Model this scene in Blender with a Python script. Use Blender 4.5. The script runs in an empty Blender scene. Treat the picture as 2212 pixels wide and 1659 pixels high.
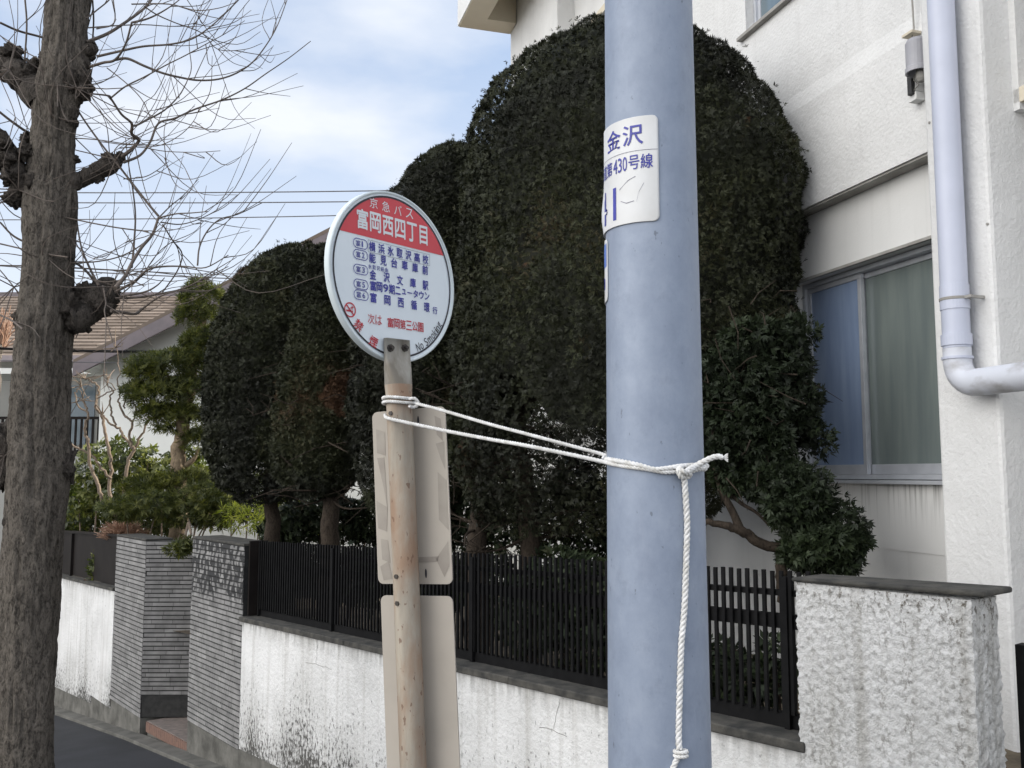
import bpy, math, random
import numpy as np
from mathutils import Vector, Matrix, noise as mnoise

C = bpy.context.scene.collection
R = math.radians
random.seed(7)
RNG = np.random.default_rng(11)

# ------------------------------------------------------------------ camera
FPX = 2000.0                     # focal length, in the units of a picture 2212 wide
CX, CY = 1106.0, 829.5
PITCH = math.atan(195.4 / FPX)
CAM = np.array([0.0, 0.0, 1.5])
cd = bpy.data.cameras.new("Camera")
cam = bpy.data.objects.new("Camera", cd)
C.objects.link(cam)
cam.location = CAM
cam.rotation_euler = (R(90) + PITCH, 0, 0)
cd.angle = 2 * math.atan(1106.0 / FPX)
cd.clip_start, cd.clip_end = 0.05, 3000
bpy.context.scene.camera = cam

# ------------------------------------------------------------------ sky, sun, exposure
SUN_EL, SUN_AZ = R(29), R(75)    # azimuth measured from +Y towards +X
w = bpy.data.worlds.new("World")
bpy.context.scene.world = w
w.use_nodes = True
nt = w.node_tree
nt.nodes.clear()
N_, L_ = nt.nodes.new, nt.links.new
out = N_('ShaderNodeOutputWorld')
bg = N_('ShaderNodeBackground')
sky = N_('ShaderNodeTexSky')
sky.sky_type = 'NISHITA'
sky.sun_disc = False
sky.sun_elevation, sky.sun_rotation = SUN_EL, SUN_AZ
sky.air_density, sky.dust_density, sky.ozone_density = 1.0, 0.6, 2.0
tc = N_('ShaderNodeTexCoord')
mp = N_('ShaderNodeMapping')
mp.inputs['Scale'].default_value = (1.0, 1.0, 2.6)
mp.inputs['Location'].default_value = (0.62, -0.25, 0.76)
nz = N_('ShaderNodeTexNoise')
nz.inputs['Scale'].default_value = 2.3
nz.inputs['Detail'].default_value = 7
nz.inputs['Roughness'].default_value = 0.5
rp = N_('ShaderNodeMapRange')
rp.inputs['From Min'].default_value, rp.inputs['From Max'].default_value = 0.46, 0.68
rp.inputs['To Max'].default_value = 1.0
sx = N_('ShaderNodeSeparateXYZ')
hz = N_('ShaderNodeMapRange')
hz.inputs['From Min'].default_value, hz.inputs['From Max'].default_value = 0.06, 0.46
hz.inputs['To Min'].default_value, hz.inputs['To Max'].default_value = 0.95, 0.0
mxm = N_('ShaderNodeMath'); mxm.operation = 'MAXIMUM'
mix = N_('ShaderNodeMix'); mix.data_type = 'RGBA'
L_(tc.outputs['Generated'], mp.inputs['Vector']); L_(mp.outputs[0], nz.inputs['Vector'])
L_(nz.outputs['Fac'], rp.inputs['Value']); L_(tc.outputs['Generated'], sx.inputs[0]); L_(sx.outputs['Z'], hz.inputs['Value'])
L_(rp.outputs[0], mxm.inputs[0]); L_(hz.outputs[0], mxm.inputs[1])
L_(mxm.outputs[0], mix.inputs['Factor'])
# high haze everywhere, and a bank of unseen glow added to lift shaded walls
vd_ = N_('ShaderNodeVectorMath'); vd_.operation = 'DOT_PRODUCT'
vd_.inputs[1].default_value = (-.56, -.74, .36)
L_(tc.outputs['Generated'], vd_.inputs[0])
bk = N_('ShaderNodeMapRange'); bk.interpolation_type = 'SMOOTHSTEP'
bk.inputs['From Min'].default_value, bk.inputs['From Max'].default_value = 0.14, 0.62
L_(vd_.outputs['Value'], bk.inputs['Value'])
hz0 = N_('ShaderNodeMix'); hz0.data_type = 'RGBA'
hz0.inputs['Factor'].default_value = .55
hz0.inputs['B'].default_value = (2.8, 3.35, 4.3, 1)
L_(sky.outputs[0], hz0.inputs['A'])
L_(hz0.outputs['Result'], mix.inputs['A'])
mix.inputs['B'].default_value = (4.3, 4.5, 4.85, 1)
fill_bank = N_('ShaderNodeMix'); fill_bank.data_type = 'RGBA'
fill_bank.inputs['B'].default_value = (6.1, 6.3, 6.7, 1)
L_(bk.outputs[0], fill_bank.inputs['Factor']); L_(mix.outputs['Result'], fill_bank.inputs['A'])
# its brightest part, a lobe added low at the left for soft side light
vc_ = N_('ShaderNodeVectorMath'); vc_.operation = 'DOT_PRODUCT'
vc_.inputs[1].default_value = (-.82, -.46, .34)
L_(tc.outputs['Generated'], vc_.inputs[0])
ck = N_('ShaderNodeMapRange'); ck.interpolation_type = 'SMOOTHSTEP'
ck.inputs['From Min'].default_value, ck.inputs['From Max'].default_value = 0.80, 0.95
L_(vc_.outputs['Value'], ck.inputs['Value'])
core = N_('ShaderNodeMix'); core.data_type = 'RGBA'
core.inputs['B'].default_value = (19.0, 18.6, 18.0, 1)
L_(ck.outputs[0], core.inputs['Factor']); L_(fill_bank.outputs['Result'], core.inputs['A'])
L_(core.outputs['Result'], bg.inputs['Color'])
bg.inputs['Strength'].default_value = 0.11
L_(bg.outputs[0], out.inputs['Surface'])

sd = bpy.data.lights.new("Sun", 'SUN')
sd.energy, sd.angle, sd.color = 5.0, R(0.53), (1.0, 0.93, 0.82)
so = bpy.data.objects.new("Sun", sd)
C.objects.link(so)
sdir = Vector((math.sin(SUN_AZ) * math.cos(SUN_EL), math.cos(SUN_AZ) * math.cos(SUN_EL), math.sin(SUN_EL)))
so.rotation_euler = sdir.to_track_quat('Z', 'Y').to_euler()
so.location = (5, 10, 20)
vs = bpy.context.scene.view_settings
vs.view_transform, vs.look, vs.gamma, vs.use_curve_mapping = 'Standard', 'None', 1.0, False
vs.exposure = 1.0

# ------------------------------------------------------------------ helpers
FWD = np.array([0, math.cos(PITCH), math.sin(PITCH)])
UP = np.array([0, -math.sin(PITCH), math.cos(PITCH)])
RT = np.array([1.0, 0, 0])


def ray(x, y):
    return FWD + RT * (x - CX) / FPX + UP * (CY - y) / FPX


def P(x, y, d):                  # the point seen at (x, y), d metres ahead (horizontal distance along +Y)
    r = ray(x, y)
    return CAM + r * (d / r[1])


class Frame:                     # a vertical plane: local x along it, y behind it, z up
    def __init__(s, org, ang):
        s.o = np.array(org, float)
        s.a = ang
        s.x = np.array([math.cos(ang), math.sin(ang), 0])
        s.y = np.array([-math.sin(ang), math.cos(ang), 0])

    def pix(s, px, py, yo=0.0):  # where the line of sight meets the plane y = yo: local x, z
        r = ray(px, py)
        t = ((s.o + s.y * yo - CAM) @ s.y) / (r @ s.y)
        p = CAM + r * t - s.o
        return p @ s.x, p[2]

    def loc(s, p):
        d = np.asarray(p) - s.o
        return np.array([d @ s.x, d @ s.y, d[2]])

    def wld(s, x, y, z):
        return s.o + s.x * x + s.y * y + np.array([0, 0, z])


def empty(name, label=None, cat=None, loc=(0, 0, 0), rot=0.0, group=None):
    o = bpy.data.objects.new(name, None)
    C.objects.link(o)
    o.location = Vector(loc)
    if isinstance(rot, (int, float)):
        o.rotation_euler = (0, 0, rot)
    else:
        o.rotation_euler = rot
    o.empty_display_size = 0.1
    tag(o, label, cat, group)
    return o


def tag(o, label=None, cat=None, group=None, kind=None):
    if label: o['label'] = label
    if cat: o['category'] = cat
    if group: o['group'] = group
    if kind: o['kind'] = kind
    return o


class MB:
    def __init__(s):
        s.v, s.f, s.m, s.t = [], [], [], []
        s.cur, s.tint = 0, 0.5

    def add(s, v, f):
        b = len(s.v)
        s.v.extend([tuple(p) for p in v])
        s.f.extend([tuple(i + b for i in q) for q in f])
        s.m.extend([s.cur] * len(f))
        s.t.extend([s.tint] * len(v))

    def box(s, x0, x1, y0, y1, z0, z1, zr=None):
        # zr: (z0, z1) at the x1 end when the box slopes
        a0, a1 = (z0, z1) if zr is None else zr
        v = [(x0, y0, z0), (x1, y0, a0), (x1, y1, a0), (x0, y1, z0), (x0, y0, z1), (x1, y0, a1), (x1, y1, a1), (x0, y1, z1)]
        s.add(v, [(0, 3, 2, 1), (4, 5, 6, 7), (0, 1, 5, 4), (1, 2, 6, 5), (2, 3, 7, 6), (3, 0, 4, 7)])

    def prism(s, poly, ax, lo, hi):
        # poly: 2-D outline, extruded along axis ax ('x','y','z')
        def mk(p, h):
            return {'x': (h, p[0], p[1]), 'y': (p[0], h, p[1]), 'z': (p[0], p[1], h)}[ax]
        n = len(poly)
        v = [mk(p, lo) for p in poly] + [mk(p, hi) for p in poly]
        s.add(v, [tuple(range(n))[::-1], tuple(range(n, 2 * n))] + [(i, (i + 1) % n, n + (i + 1) % n, n + i) for i in range(n)])

    def tube(s, pts, rad, n=8, cap=True):
        pts = [np.asarray(p, float) for p in pts]
        m = len(pts)
        if not hasattr(rad, '__len__'): rad = [rad] * m
        prev = None
        vs = []
        for i in range(m):
            t = pts[min(i + 1, m - 1)] - pts[max(i - 1, 0)]
            t /= np.linalg.norm(t) + 1e-12
            if prev is None:
                a = np.array([0, 0, 1.0]) if abs(t[2]) < .9 else np.array([1.0, 0, 0])
                u = np.cross(t, a)
            else:
                u = prev - t * (prev @ t)
            u /= np.linalg.norm(u) + 1e-12
            prev = u
            q = np.cross(t, u)
            for k in range(n):
                a = 2 * math.pi * k / n
                vs.append(pts[i] + rad[i] * (math.cos(a) * u + math.sin(a) * q))
        f = [(i * n + k, i * n + (k + 1) % n, (i + 1) * n + (k + 1) % n, (i + 1) * n + k) for i in range(m - 1) for k in range(n)]
        s.add(vs, f)
        if cap:
            s.add(vs[:n], [tuple(range(n))[::-1]]); s.add(vs[-n:], [tuple(range(n))])

    def cyl(s, a, b, r, n=12):
        s.tube([a, b], r, n)

    def lathe(s, prof, org=(0, 0, 0), n=20, M=None):
        vs = []
        for (r, z) in prof:
            for k in range(n):
                a = 2 * math.pi * k / n
                p = np.array([r * math.cos(a), r * math.sin(a), z])
                if M is not None: p = M @ p
                vs.append(p + np.asarray(org))
        m = len(prof)
        f = [(i * n + k, i * n + (k + 1) % n, (i + 1) * n + (k + 1) % n, (i + 1) * n + k) for i in range(m - 1) for k in range(n)]
        s.add(vs, f)
        s.add(vs[:n], [tuple(range(n))[::-1]]); s.add(vs[-n:], [tuple(range(n))])

    def build(s, name, mats, parent=None, smooth=False, bevel=0.0, loc=None):
        me = bpy.data.meshes.new(name)
        me.from_pydata(s.v, [], s.f)
        mats = mats if isinstance(mats, (list, tuple)) else [mats]
        for m in mats: me.materials.append(m)
        if max(s.m or [0]) > 0: me.polygons.foreach_set('material_index', s.m)
        at = me.attributes.new('tint', 'FLOAT', 'POINT')
        at.data.foreach_set('value', s.t)
        if smooth: me.polygons.foreach_set('use_smooth', [True] * len(s.f))
        me.update()
        o = bpy.data.objects.new(name, me)
        C.objects.link(o)
        if parent: o.parent = parent
        if loc is not None: o.location = Vector(loc)
        if bevel:
            b = o.modifiers.new('bevel', 'BEVEL')
            b.width, b.segments, b.limit_method, b.angle_limit = bevel, 2, 'ANGLE', R(40)
        return o


def noise3(p, sc, seed=0):       # smooth pseudo noise, about -1..1
    r = np.random.default_rng(seed)
    o = np.zeros(len(p))
    for k in range(7):
        d = r.normal(size=3); d /= np.linalg.norm(d)
        o += np.sin(p @ d * sc * r.uniform(.6, 1.7) + r.uniform(0, 6.3))
    return o / 3.2


# ------------------------------------------------------------------ materials
def newmat(name):
    m = bpy.data.materials.new(name)
    m.use_nodes = True
    t = m.node_tree
    return m, t, t.nodes['Principled BSDF']


def nd(t, typ, **kw):
    n = t.nodes.new('ShaderNode' + typ)
    for k, v in kw.items():
        if k in n.inputs.keys(): n.inputs[k].default_value = v
        else: setattr(n, k, v)
    return n


def ramp(t, src, stops, interp='LINEAR'):
    r = t.nodes.new('ShaderNodeValToRGB')
    r.color_ramp.interpolation = interp
    e = r.color_ramp.elements
    while len(e) < len(stops): e.new(0.5)
    for q, (p, c) in zip(e, stops):
        q.position = p
        q.color = (*c, 1) if len(c) == 3 else c
    t.links.new(src, r.inputs['Fac'])
    return r.outputs['Color']


def coords(t, scale=(1, 1, 1), loc=(0, 0, 0)):
    c = t.nodes.new('ShaderNodeTexCoord')
    m = t.nodes.new('ShaderNodeMapping')
    m.inputs['Scale'].default_value = scale
    m.inputs['Location'].default_value = loc
    t.links.new(c.outputs['Object'], m.inputs['Vector'])
    return m.outputs[0]


def tnoise(t, vec, scale, detail=4, rough=.55, dist=0):
    n = nd(t, 'TexNoise', Scale=scale, Detail=detail, Roughness=rough, Distortion=dist)
    t.links.new(vec, n.inputs['Vector'])
    return n.outputs['Fac']


def mixc(t, fac, a, b, mode='MIX'):
    m = t.nodes.new('ShaderNodeMix')
    m.data_type, m.blend_type = 'RGBA', mode
    for s_, v in (('Factor', fac), ('A', a), ('B', b)):
        if hasattr(v, 'is_linked'): t.links.new(v, m.inputs[s_])
        elif s_ == 'Factor': m.inputs[s_].default_value = v
        else: m.inputs[s_].default_value = (*v, 1)
    return m.outputs['Result']


def mth(t, op, a, b=None):
    m = t.nodes.new('ShaderNodeMath')
    m.operation = op
    for i, v in enumerate((a, b)):
        if v is None: continue
        if hasattr(v, 'is_linked'): t.links.new(v, m.inputs[i])
        else: m.inputs[i].default_value = v
    return m.outputs[0]


def mrange(t, v, a, b, c=0.0, d=1.0):
    m = nd(t, 'MapRange')
    m.inputs[1].default_value, m.inputs[2].default_value, m.inputs[3].default_value, m.inputs[4].default_value = a, b, c, d
    t.links.new(v, m.inputs[0])
    return m.outputs[0]


def bump(t, p, h, strength=.3, dist=.01):
    b = nd(t, 'Bump', Strength=strength, Distance=dist)
    t.links.new(h, b.inputs['Height'])
    t.links.new(b.outputs[0], p.inputs['Normal'])


def simple(name, c1, c2=None, scale=8, rough=.7, bs=0.0, bscale=40, bdist=.004, metal=0.0, stretch=(1, 1, 1), lo=.35, hi=.65, spec=.4):
    m, t, p = newmat(name)
    v = coords(t, stretch)
    if c2 is None: c2 = tuple(x * .75 for x in c1)
    col = ramp(t, tnoise(t, v, scale, 6), [(lo, c1), (hi, c2)])
    t.links.new(col, p.inputs['Base Color'])
    p.inputs['Roughness'].default_value = rough
    p.inputs['Metallic'].default_value = metal
    p.inputs['Specular IOR Level'].default_value = spec
    if bs: bump(t, p, tnoise(t, v, bscale, 5), bs, bdist)
    return m


def tinted(name, stops, rough=.6, bs=0.0, bscale=60, var=.25, vscale=6, spec=.3, translucent=0.0):
    # colour from the per-piece 'tint' attribute plus a little noise
    m, t, p = newmat(name)
    a = nd(t, 'Attribute', attribute_name='tint')
    v = coords(t)
    n = tnoise(t, v, vscale, 3)
    f = mth(t, 'ADD', a.outputs['Fac'], mrange(t, n, .3, .7, -var, var))
    col = ramp(t, f, stops)
    t.links.new(col, p.inputs['Base Color'])
    p.inputs['Roughness'].default_value = rough
    p.inputs['Specular IOR Level'].default_value = spec
    if bs: bump(t, p, tnoise(t, v, bscale, 5), bs, .004)
    if translucent:
        tr = nd(t, 'BsdfTranslucent')
        t.links.new(mixc(t, 1.0, col, (1.6, 1.7, .7), 'MULTIPLY'), tr.inputs['Color'])
        ms = nd(t, 'MixShader', Fac=translucent)
        o = t.nodes['Material Output']
        t.links.new(p.outputs[0], ms.inputs[1]); t.links.new(tr.outputs[0], ms.inputs[2])
        t.links.new(ms.outputs[0], o.inputs['Surface'])
    return m


def stucco(name, base=(.72, .72, .71), dark=(.56, .56, .55), fine=55, bs=.5, bdist=.012, streak=.0):
    m, t, p = newmat(name)
    v = coords(t)
    big = tnoise(t, v, 1.3, 5)
    col = ramp(t, big, [(.3, dark), (.62, base)])
    if streak:
        sv = coords(t, (9, 9, .5))
        st = mrange(t, tnoise(t, sv, 1.6, 5), .56, .75)
        col = mixc(t, mth(t, 'MULTIPLY', st, streak), col, (.30, .29, .27))
    t.links.new(col, p.inputs['Base Color'])
    p.inputs['Roughness'].default_value = .85
    p.inputs['Specular IOR Level'].default_value = .2
    bump(t, p, mth(t, 'ADD', tnoise(t, v, fine, 6, .6), mth(t, 'MULTIPLY', tnoise(t, v, fine * .22, 3), .8)), bs, bdist)
    return m


def wall_paint(name, rough_lump):
    # old white render: vertical rain streaks, grey mould speckles, dirt caught in the hollows
    m, t, p = newmat(name)
    v = coords(t)
    base = ramp(t, tnoise(t, v, 2.2, 6), [(.3, (.60, .60, .59)), (.65, (.77, .77, .765))])
    st = mrange(t, tnoise(t, coords(t, (9, 9, .4)), 1.7, 6), .50, .72)
    base = mixc(t, mth(t, 'MULTIPLY', st, .45 if not rough_lump else .55), base, (.33, .315, .28))
    fine = tnoise(t, coords(t, (1, 1, .62)), 44 if not rough_lump else 58, 6, .7)
    patch = tnoise(t, coords(t, (1, 1, .8), (1.7, 0, .4)), 1.3, 4)
    h = mth(t, 'ADD', tnoise(t, v, 38, 6, .62), mth(t, 'MULTIPLY', tnoise(t, v, 12, 3), .5))
    sz = nd(t, 'SeparateXYZ')
    t.links.new(v, sz.inputs[0])
    if rough_lump:
        strk = mrange(t, tnoise(t, coords(t, (14, 14, .8)), 1.6, 5), .42, .66)
        dirt = mth(t, 'ADD', mth(t, 'MULTIPLY', strk, .5), mth(t, 'MULTIPLY', mrange(t, patch, .35, .65), .4))
        topd = mrange(t, sz.outputs['Z'], 1.02, 1.13, 0, .55)
        dirt = mth(t, 'MINIMUM', mth(t, 'ADD', dirt, topd), 1.0)
        spk = mrange(t, fine, .51, .60)
        msk = mth(t, 'MULTIPLY', mth(t, 'MULTIPLY', spk, .95), mth(t, 'ADD', mth(t, 'MULTIPLY', dirt, .85), .15))
        dc = (.13, .115, .09)
    else:
        # height above the sloping pavement
        hgt = mth(t, 'SUBTRACT', sz.outputs['Z'], mth(t, 'ADD', mth(t, 'MULTIPLY', sz.outputs['X'], .095), -.2))
        low = mrange(t, hgt, .80, .10)
        pm = mth(t, 'ADD', mth(t, 'MULTIPLY', mrange(t, patch, .40, .66), .75), mth(t, 'MULTIPLY', low, .55))
        top = mth(t, 'SUBTRACT', sz.outputs['Z'], mth(t, 'ADD', mth(t, 'MULTIPLY', sz.outputs['X'], .0303), .575))
        topd = mth(t, 'MULTIPLY', mrange(t, top, -.10, -.0), mrange(t, tnoise(t, coords(t, (12, 12, 2)), 2, 4), .4, .65))
        # the speckle gets denser towards the foot: lower the threshold there
        thr = mth(t, 'SUBTRACT', .628, mth(t, 'MULTIPLY', mth(t, 'MULTIPLY', pm, mth(t, 'ADD', mth(t, 'MULTIPLY', low, .75), .25)), .25))
        spk = mth(t, 'MINIMUM', mth(t, 'MAXIMUM', mth(t, 'MULTIPLY', mth(t, 'SUBTRACT', fine, thr), 9.0), 0.0), 1.0)
        msk = mth(t, 'MINIMUM', mth(t, 'ADD', mth(t, 'MULTIPLY', spk, .85), mth(t, 'ADD', mth(t, 'MULTIPLY', topd, .6), mth(t, 'MULTIPLY', mth(t, 'MULTIPLY', low, pm), .30))), 1.0)
        dc = (.09, .088, .082)
    col = mixc(t, msk, base, dc)
    t.links.new(col, p.inputs['Base Color'])
    p.inputs['Roughness'].default_value = .9
    p.inputs['Specular IOR Level'].default_value = .15
    bump(t, p, mth(t, 'ADD', h, mth(t, 'MULTIPLY', fine, .6)), 1.0 if rough_lump else .6, .02)
    return m


def bark(name, c1, c2, sc=26, bs=.9, bdist=.02):
    m, t, p = newmat(name)
    n = tnoise(t, coords(t, (1, 1, .36)), sc, 7, .72, 1.4)
    n2 = tnoise(t, coords(t), 7, 5, .65)
    n3 = tnoise(t, coords(t, (1, 1, .55)), sc * 3, 5, .65)
    f = mth(t, 'ADD', mth(t, 'MULTIPLY', n, .62), mth(t, 'MULTIPLY', n3, .38))
    col = ramp(t, f, [(.40, c2), (.52, c1), (.68, tuple(x * 1.35 for x in c1))])
    col = mixc(t, mrange(t, n2, .5, .75, 0, .45), col, tuple(x * .6 for x in c1))
    t.links.new(col, p.inputs['Base Color'])
    p.inputs['Roughness'].default_value = .9
    p.inputs['Specular IOR Level'].default_value = .15
    bump(t, p, f, bs, bdist)
    return m


M_stucco = stucco('house stucco', (.74, .74, .735), (.62, .62, .615), 48, .55, .012, .14)
M_stucco_fine = stucco('smooth house stucco', (.73, .73, .72), (.64, .64, .63), 70, .2, .006, .12)
M_soffit = stucco('soffit paint', (.66, .60, .48), (.58, .52, .42), 60, .25, .006)
M_ledge = simple('weathered ledge', (.26, .25, .23), (.36, .35, .33), 9, .8, .3)
M_wall = wall_paint('old white garden wall render', False)
M_pillar = wall_paint('lumpy white pillar render', True)
M_coping = simple('mossy dark coping', (.085, .08, .07), (.032, .032, .03), 14, .85, .6, 60, .008)
M_plinth = simple('stained concrete plinth', (.16, .155, .14), (.07, .068, .06), 6, .9, .5, 50, .008)
M_black = simple('black painted iron', (.005, .005, .0055), (.009, .009, .0095), 20, .6, .1, spec=.1)
M_brown = simple('dark brown metal panel', (.010, .008, .0075), (.016, .013, .012), 5, .6, spec=.15)
M_tile = tinted('grey ceramic strip tile', [(0, (.07, .068, .066)), (.4, (.165, .162, .160)), (.75, (.27, .265, .26)), (1, (.38, .375, .365))], .55, .3, 50, .20, 7, .4)
M_joint = simple('dark tile joint', (.02, .02, .02), (.035, .035, .034), 20, .9)
M_step = simple('red brown step tile', (.20, .115, .085), (.14, .085, .068), 30, .6)
M_steptop = simple('step tile top', (.24, .20, .18), (.15, .13, .12), 20, .6)
M_alu = simple('window aluminium', (.55, .57, .61), (.47, .49, .53), 10, .4, metal=.3)
M_aludark = simple('dark window gasket', (.03, .03, .032), (.05, .05, .05), 10, .6)
M_pipe = simple('pale blue grey drainpipe', (.53, .56, .67), (.48, .51, .61), 4, .38)
M_pipe_stain = simple('stained drainpipe elbow', (.58, .60, .66), (.30, .29, .29), 5, .5, stretch=(1, 1, 2), lo=.5, hi=.72)
M_wire = simple('grey cable', (.10, .10, .11), (.16, .16, .17), 5, .7)
M_conifer = tinted('clipped conifer foliage', [(0, (.008, .009, .005)), (.35, (.019, .022, .010)), (.65, (.036, .041, .017)), (.88, (.056, .046, .022)), (1, (.095, .052, .028))], .62, var=.22, vscale=2.6, spec=.3)
M_juniper = tinted('green juniper foliage', [(0, (.008, .012, .006)), (.4, (.017, .026, .011)), (.8, (.030, .044, .017)), (1, (.045, .042, .023))], .6, var=.2, vscale=4, spec=.3)
M_pine = tinted('garden pine foliage', [(0, (.022, .030, .010)), (.5, (.060, .072, .020)), (1, (.16, .165, .04))], .6, var=.2, vscale=3, translucent=.25)
M_shrub = tinted('broad leaf shrub', [(0, (.022, .032, .011)), (.5, (.062, .080, .024)), (1, (.20, .21, .065))], .45, var=.2, vscale=4, spec=.5, translucent=.35)
M_bamboo = tinted('yellow green bamboo leaf', [(0, (.10, .13, .02)), (.5, (.22, .26, .05)), (1, (.42, .42, .10))], .5, var=.2, vscale=5, translucent=.4)
M_dry = tinted('dry pinkish shrub twigs', [(0, (.22, .13, .09)), (.5, (.36, .22, .15)), (1, (.50, .34, .25))], .8, var=.2, vscale=8)
M_bark = bark('street tree bark', (.170, .150, .128), (.054, .047, .040), 44, 1.0, .03)
M_burl = bark('dark knobbly bark', (.098, .085, .074), (.028, .025, .022), 46, 1.0, .03)
M_twig = simple('street tree twig', (.15, .12, .10), (.09, .075, .066), 20, .75)
M_cbark = bark('reddish conifer bark', (.055, .043, .033), (.02, .016, .013), 34, .9, .015)
M_shrubbark = bark('pale pruned branch bark', (.19, .15, .115), (.085, .066, .052), 30, .5, .008)
M_pinebark = bark('pale pine bark', (.22, .17, .115), (.11, .085, .06), 20, .6, .01)
M_asphalt = simple('asphalt pavement', (.034, .035, .040), (.023, .024, .027), 3, .9, .7, 190, .004)
M_kerb = simple('concrete edging', (.15, .145, .13), (.08, .078, .07), 5, .9, .5, 60, .006)
M_soil = simple('garden soil', (.16, .13, .09), (.07, .055, .04), 5, .95, .8, 30, .02)
M_terrain = simple('ground', (.13, .125, .11), (.08, .08, .07), 1.5, .95, .4)
M_roof = tinted('brown roof tile', [(0, (.12, .095, .075)), (.5, (.165, .13, .105)), (1, (.21, .17, .14))], .75, var=.15, vscale=3)
M_barge = simple('purple grey barge board', (.20, .17, .18), (.16, .14, .15), 5, .7)
M_farwall = simple('far white wall', (.84, .85, .82), (.78, .79, .76), 1.5, .9)
M_fargrey = simple('far grey wall', (.40, .40, .38), (.33, .33, .31), 2, .9)
M_rope = simple('white nylon rope', (.76, .76, .76), (.56, .55, .52), 60, .7, .5, 300, .002)


# ------------------------------------------------------------------ frames of the place
A_ST = math.atan2(-.7815, .624)                 # the street: local x runs towards the camera side
ST = Frame((.99, 3.2, 0), A_ST)                 # plane of the garden wall's street face; y runs into the garden
A_FC = math.atan2(-.957, .291)
FC = Frame((2.12, 4.7, 0), A_FC)                # plane of the white house's window wall; y runs into the house


def zg(x):                                      # pavement height along the street (local x of ST)
    s = -x
    xs = [-60, -4, -1.9, 1.0, 4.12, 7.03, 10.4, 16, 30, 80, 400]
    zs = [.1, .1, 0.0, -.285, -.595, -.866, -1.24, -1.85, -2.6, -3.2, -3.2]
    return float(np.interp(s, xs, zs))


# ------------------------------------------------------------------ ground
def strip(name, x_list, y0, y1, dz, mat, label=None):
    b = MB()
    for a, c in zip(x_list[:-1], x_list[1:]):
        za, zc = zg(a) + dz, zg(c) + dz
        q = [(a, y0, za), (c, y0, zc), (c, y1, zc), (a, y1, za)]
        b.add(q, [(0, 1, 2, 3)])
    o = b.build(name, mat)
    o.location, o.rotation_euler = Vector(ST.o), (0, 0, ST.a)
    o['kind'] = 'structure'
    if label: o['label'] = label
    return o


XS = [-400, -80, -30, -16, -13, -10.4, -8.7, -7.03, -5.5, -4.12, -2.5, -1.0, 0.5, 1.9, 4, 60, 300]
strip('ground', XS, -400, 400, -.03, M_terrain, 'bare ground around the street and the houses')
strip('pavement', XS[1:-2], -9, -.135, -.008, M_asphalt, 'dark asphalt pavement beside the garden wall')
kb = MB()
for a, c in zip(XS[2:-2], XS[3:-1]):
    kb.box(a, c, -.135, .02, zg(a) - .15, zg(a) + .02, (zg(c) - .15, zg(c) + .02))
o = kb.build('kerb_strip', M_kerb, bevel=.006)
o.location, o.rotation_euler = Vector(ST.o), (0, 0, ST.a)
tag(o, 'concrete edging strip along the foot of the garden wall', kind='structure')

gb = MB()                                       # raised garden behind the wall
for a, c, za, zc in [(-12, -8, -.2, .0), (-8, -4.74, .0, .2), (-4.74, 0, .22, .36), (0, .6, .36, .36)]:
    gb.add([(a, .21, za), (c, .21, zc), (c, 14, zc), (a, 14, za)], [(0, 1, 2, 3)])
o = gb.build('garden_ground', M_soil)
o.location, o.rotation_euler = Vector(ST.o), (0, 0, ST.a)
tag(o, 'brown garden soil behind the slatted fence', kind='structure')


# ------------------------------------------------------------------ garden wall, pillars, fence
def ramped(b, s0, s1, y0, y1, zlo, zhi, n=1):
    # box along the street from distance s0 to s1, bottom and top heights as functions of s
    ss = np.linspace(s0, s1, n + 1)
    for p, q in zip(ss[:-1], ss[1:]):
        b.box(-q, -p, y0, y1, zlo(q), zhi(q), (zlo(p), zhi(p)))


capz = lambda s: .575 - .0303 * s               # underside of the coping
ftop = lambda s: 1.16 - .0318 * s               # fence top
gnd = lambda s: zg(-s)

wl = empty('garden_wall', 'low white rendered garden wall with mouldy speckles under the black slatted fence', 'garden wall', ST.o, ST.a)
b = MB(); ramped(b, .02, 4.75, 0, .2, lambda s: max(gnd(s), -.47 + .04 * (4.75 - s)), capz, 12)
b.build('wall_body', M_wall, wl)
b = MB(); ramped(b, .0, 4.76, -.025, .225, capz, lambda s: capz(s) + .035, 6)
b.build('coping', M_coping, wl, bevel=.006)
b = MB(); ramped(b, 1.2, 4.75, -.006, .19, lambda s: gnd(s) - .1, lambda s: max(gnd(s) - .05, -.47 + .04 * (4.75 - s)), 8)
b.build('plinth', M_plinth, wl)
# hairline cracks in the render
b = MB()
def crack(pp):
    q = []
    jj = []
    for (xa, ya), (xb, yb) in zip(pp[:-1], pp[1:]):
        for k in range(4):
            jj.append((xa + (xb - xa) * k / 4 + random.uniform(-1.6, 1.6), ya + (yb - ya) * k / 4 + random.uniform(-1.6, 1.6)))
    for (x, y) in jj + [pp[-1]]:
        lx, lz = ST.pix(x / 1.085, y / 1.085)
        q.append((lx, -.0012, lz))
    for i in range(len(q) - 1):
        (x0, y0, z0), (x1, y1, z1) = q[i], q[i + 1]
        dx, dz = x1 - x0, z1 - z0
        l = math.hypot(dx, dz); nx, nz_ = -dz / l * .0011, dx / l * .0011
        b.add([(x0 - nx, y0, z0 - nz_), (x1 - nx, y1, z1 - nz_), (x1 + nx, y1, z1 + nz_), (x0 + nx, y0, z0 + nz_)], [(0, 1, 2, 3)])
z2 = lambda x, y: (560 + x / 2.458, 1220 + y / 2.458)
crack([z2(1852, 1030), z2(1835, 1110), z2(1815, 1200)])
crack([z2(1730, 1188), z2(1815, 1210), z2(1890, 1245)])
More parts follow.
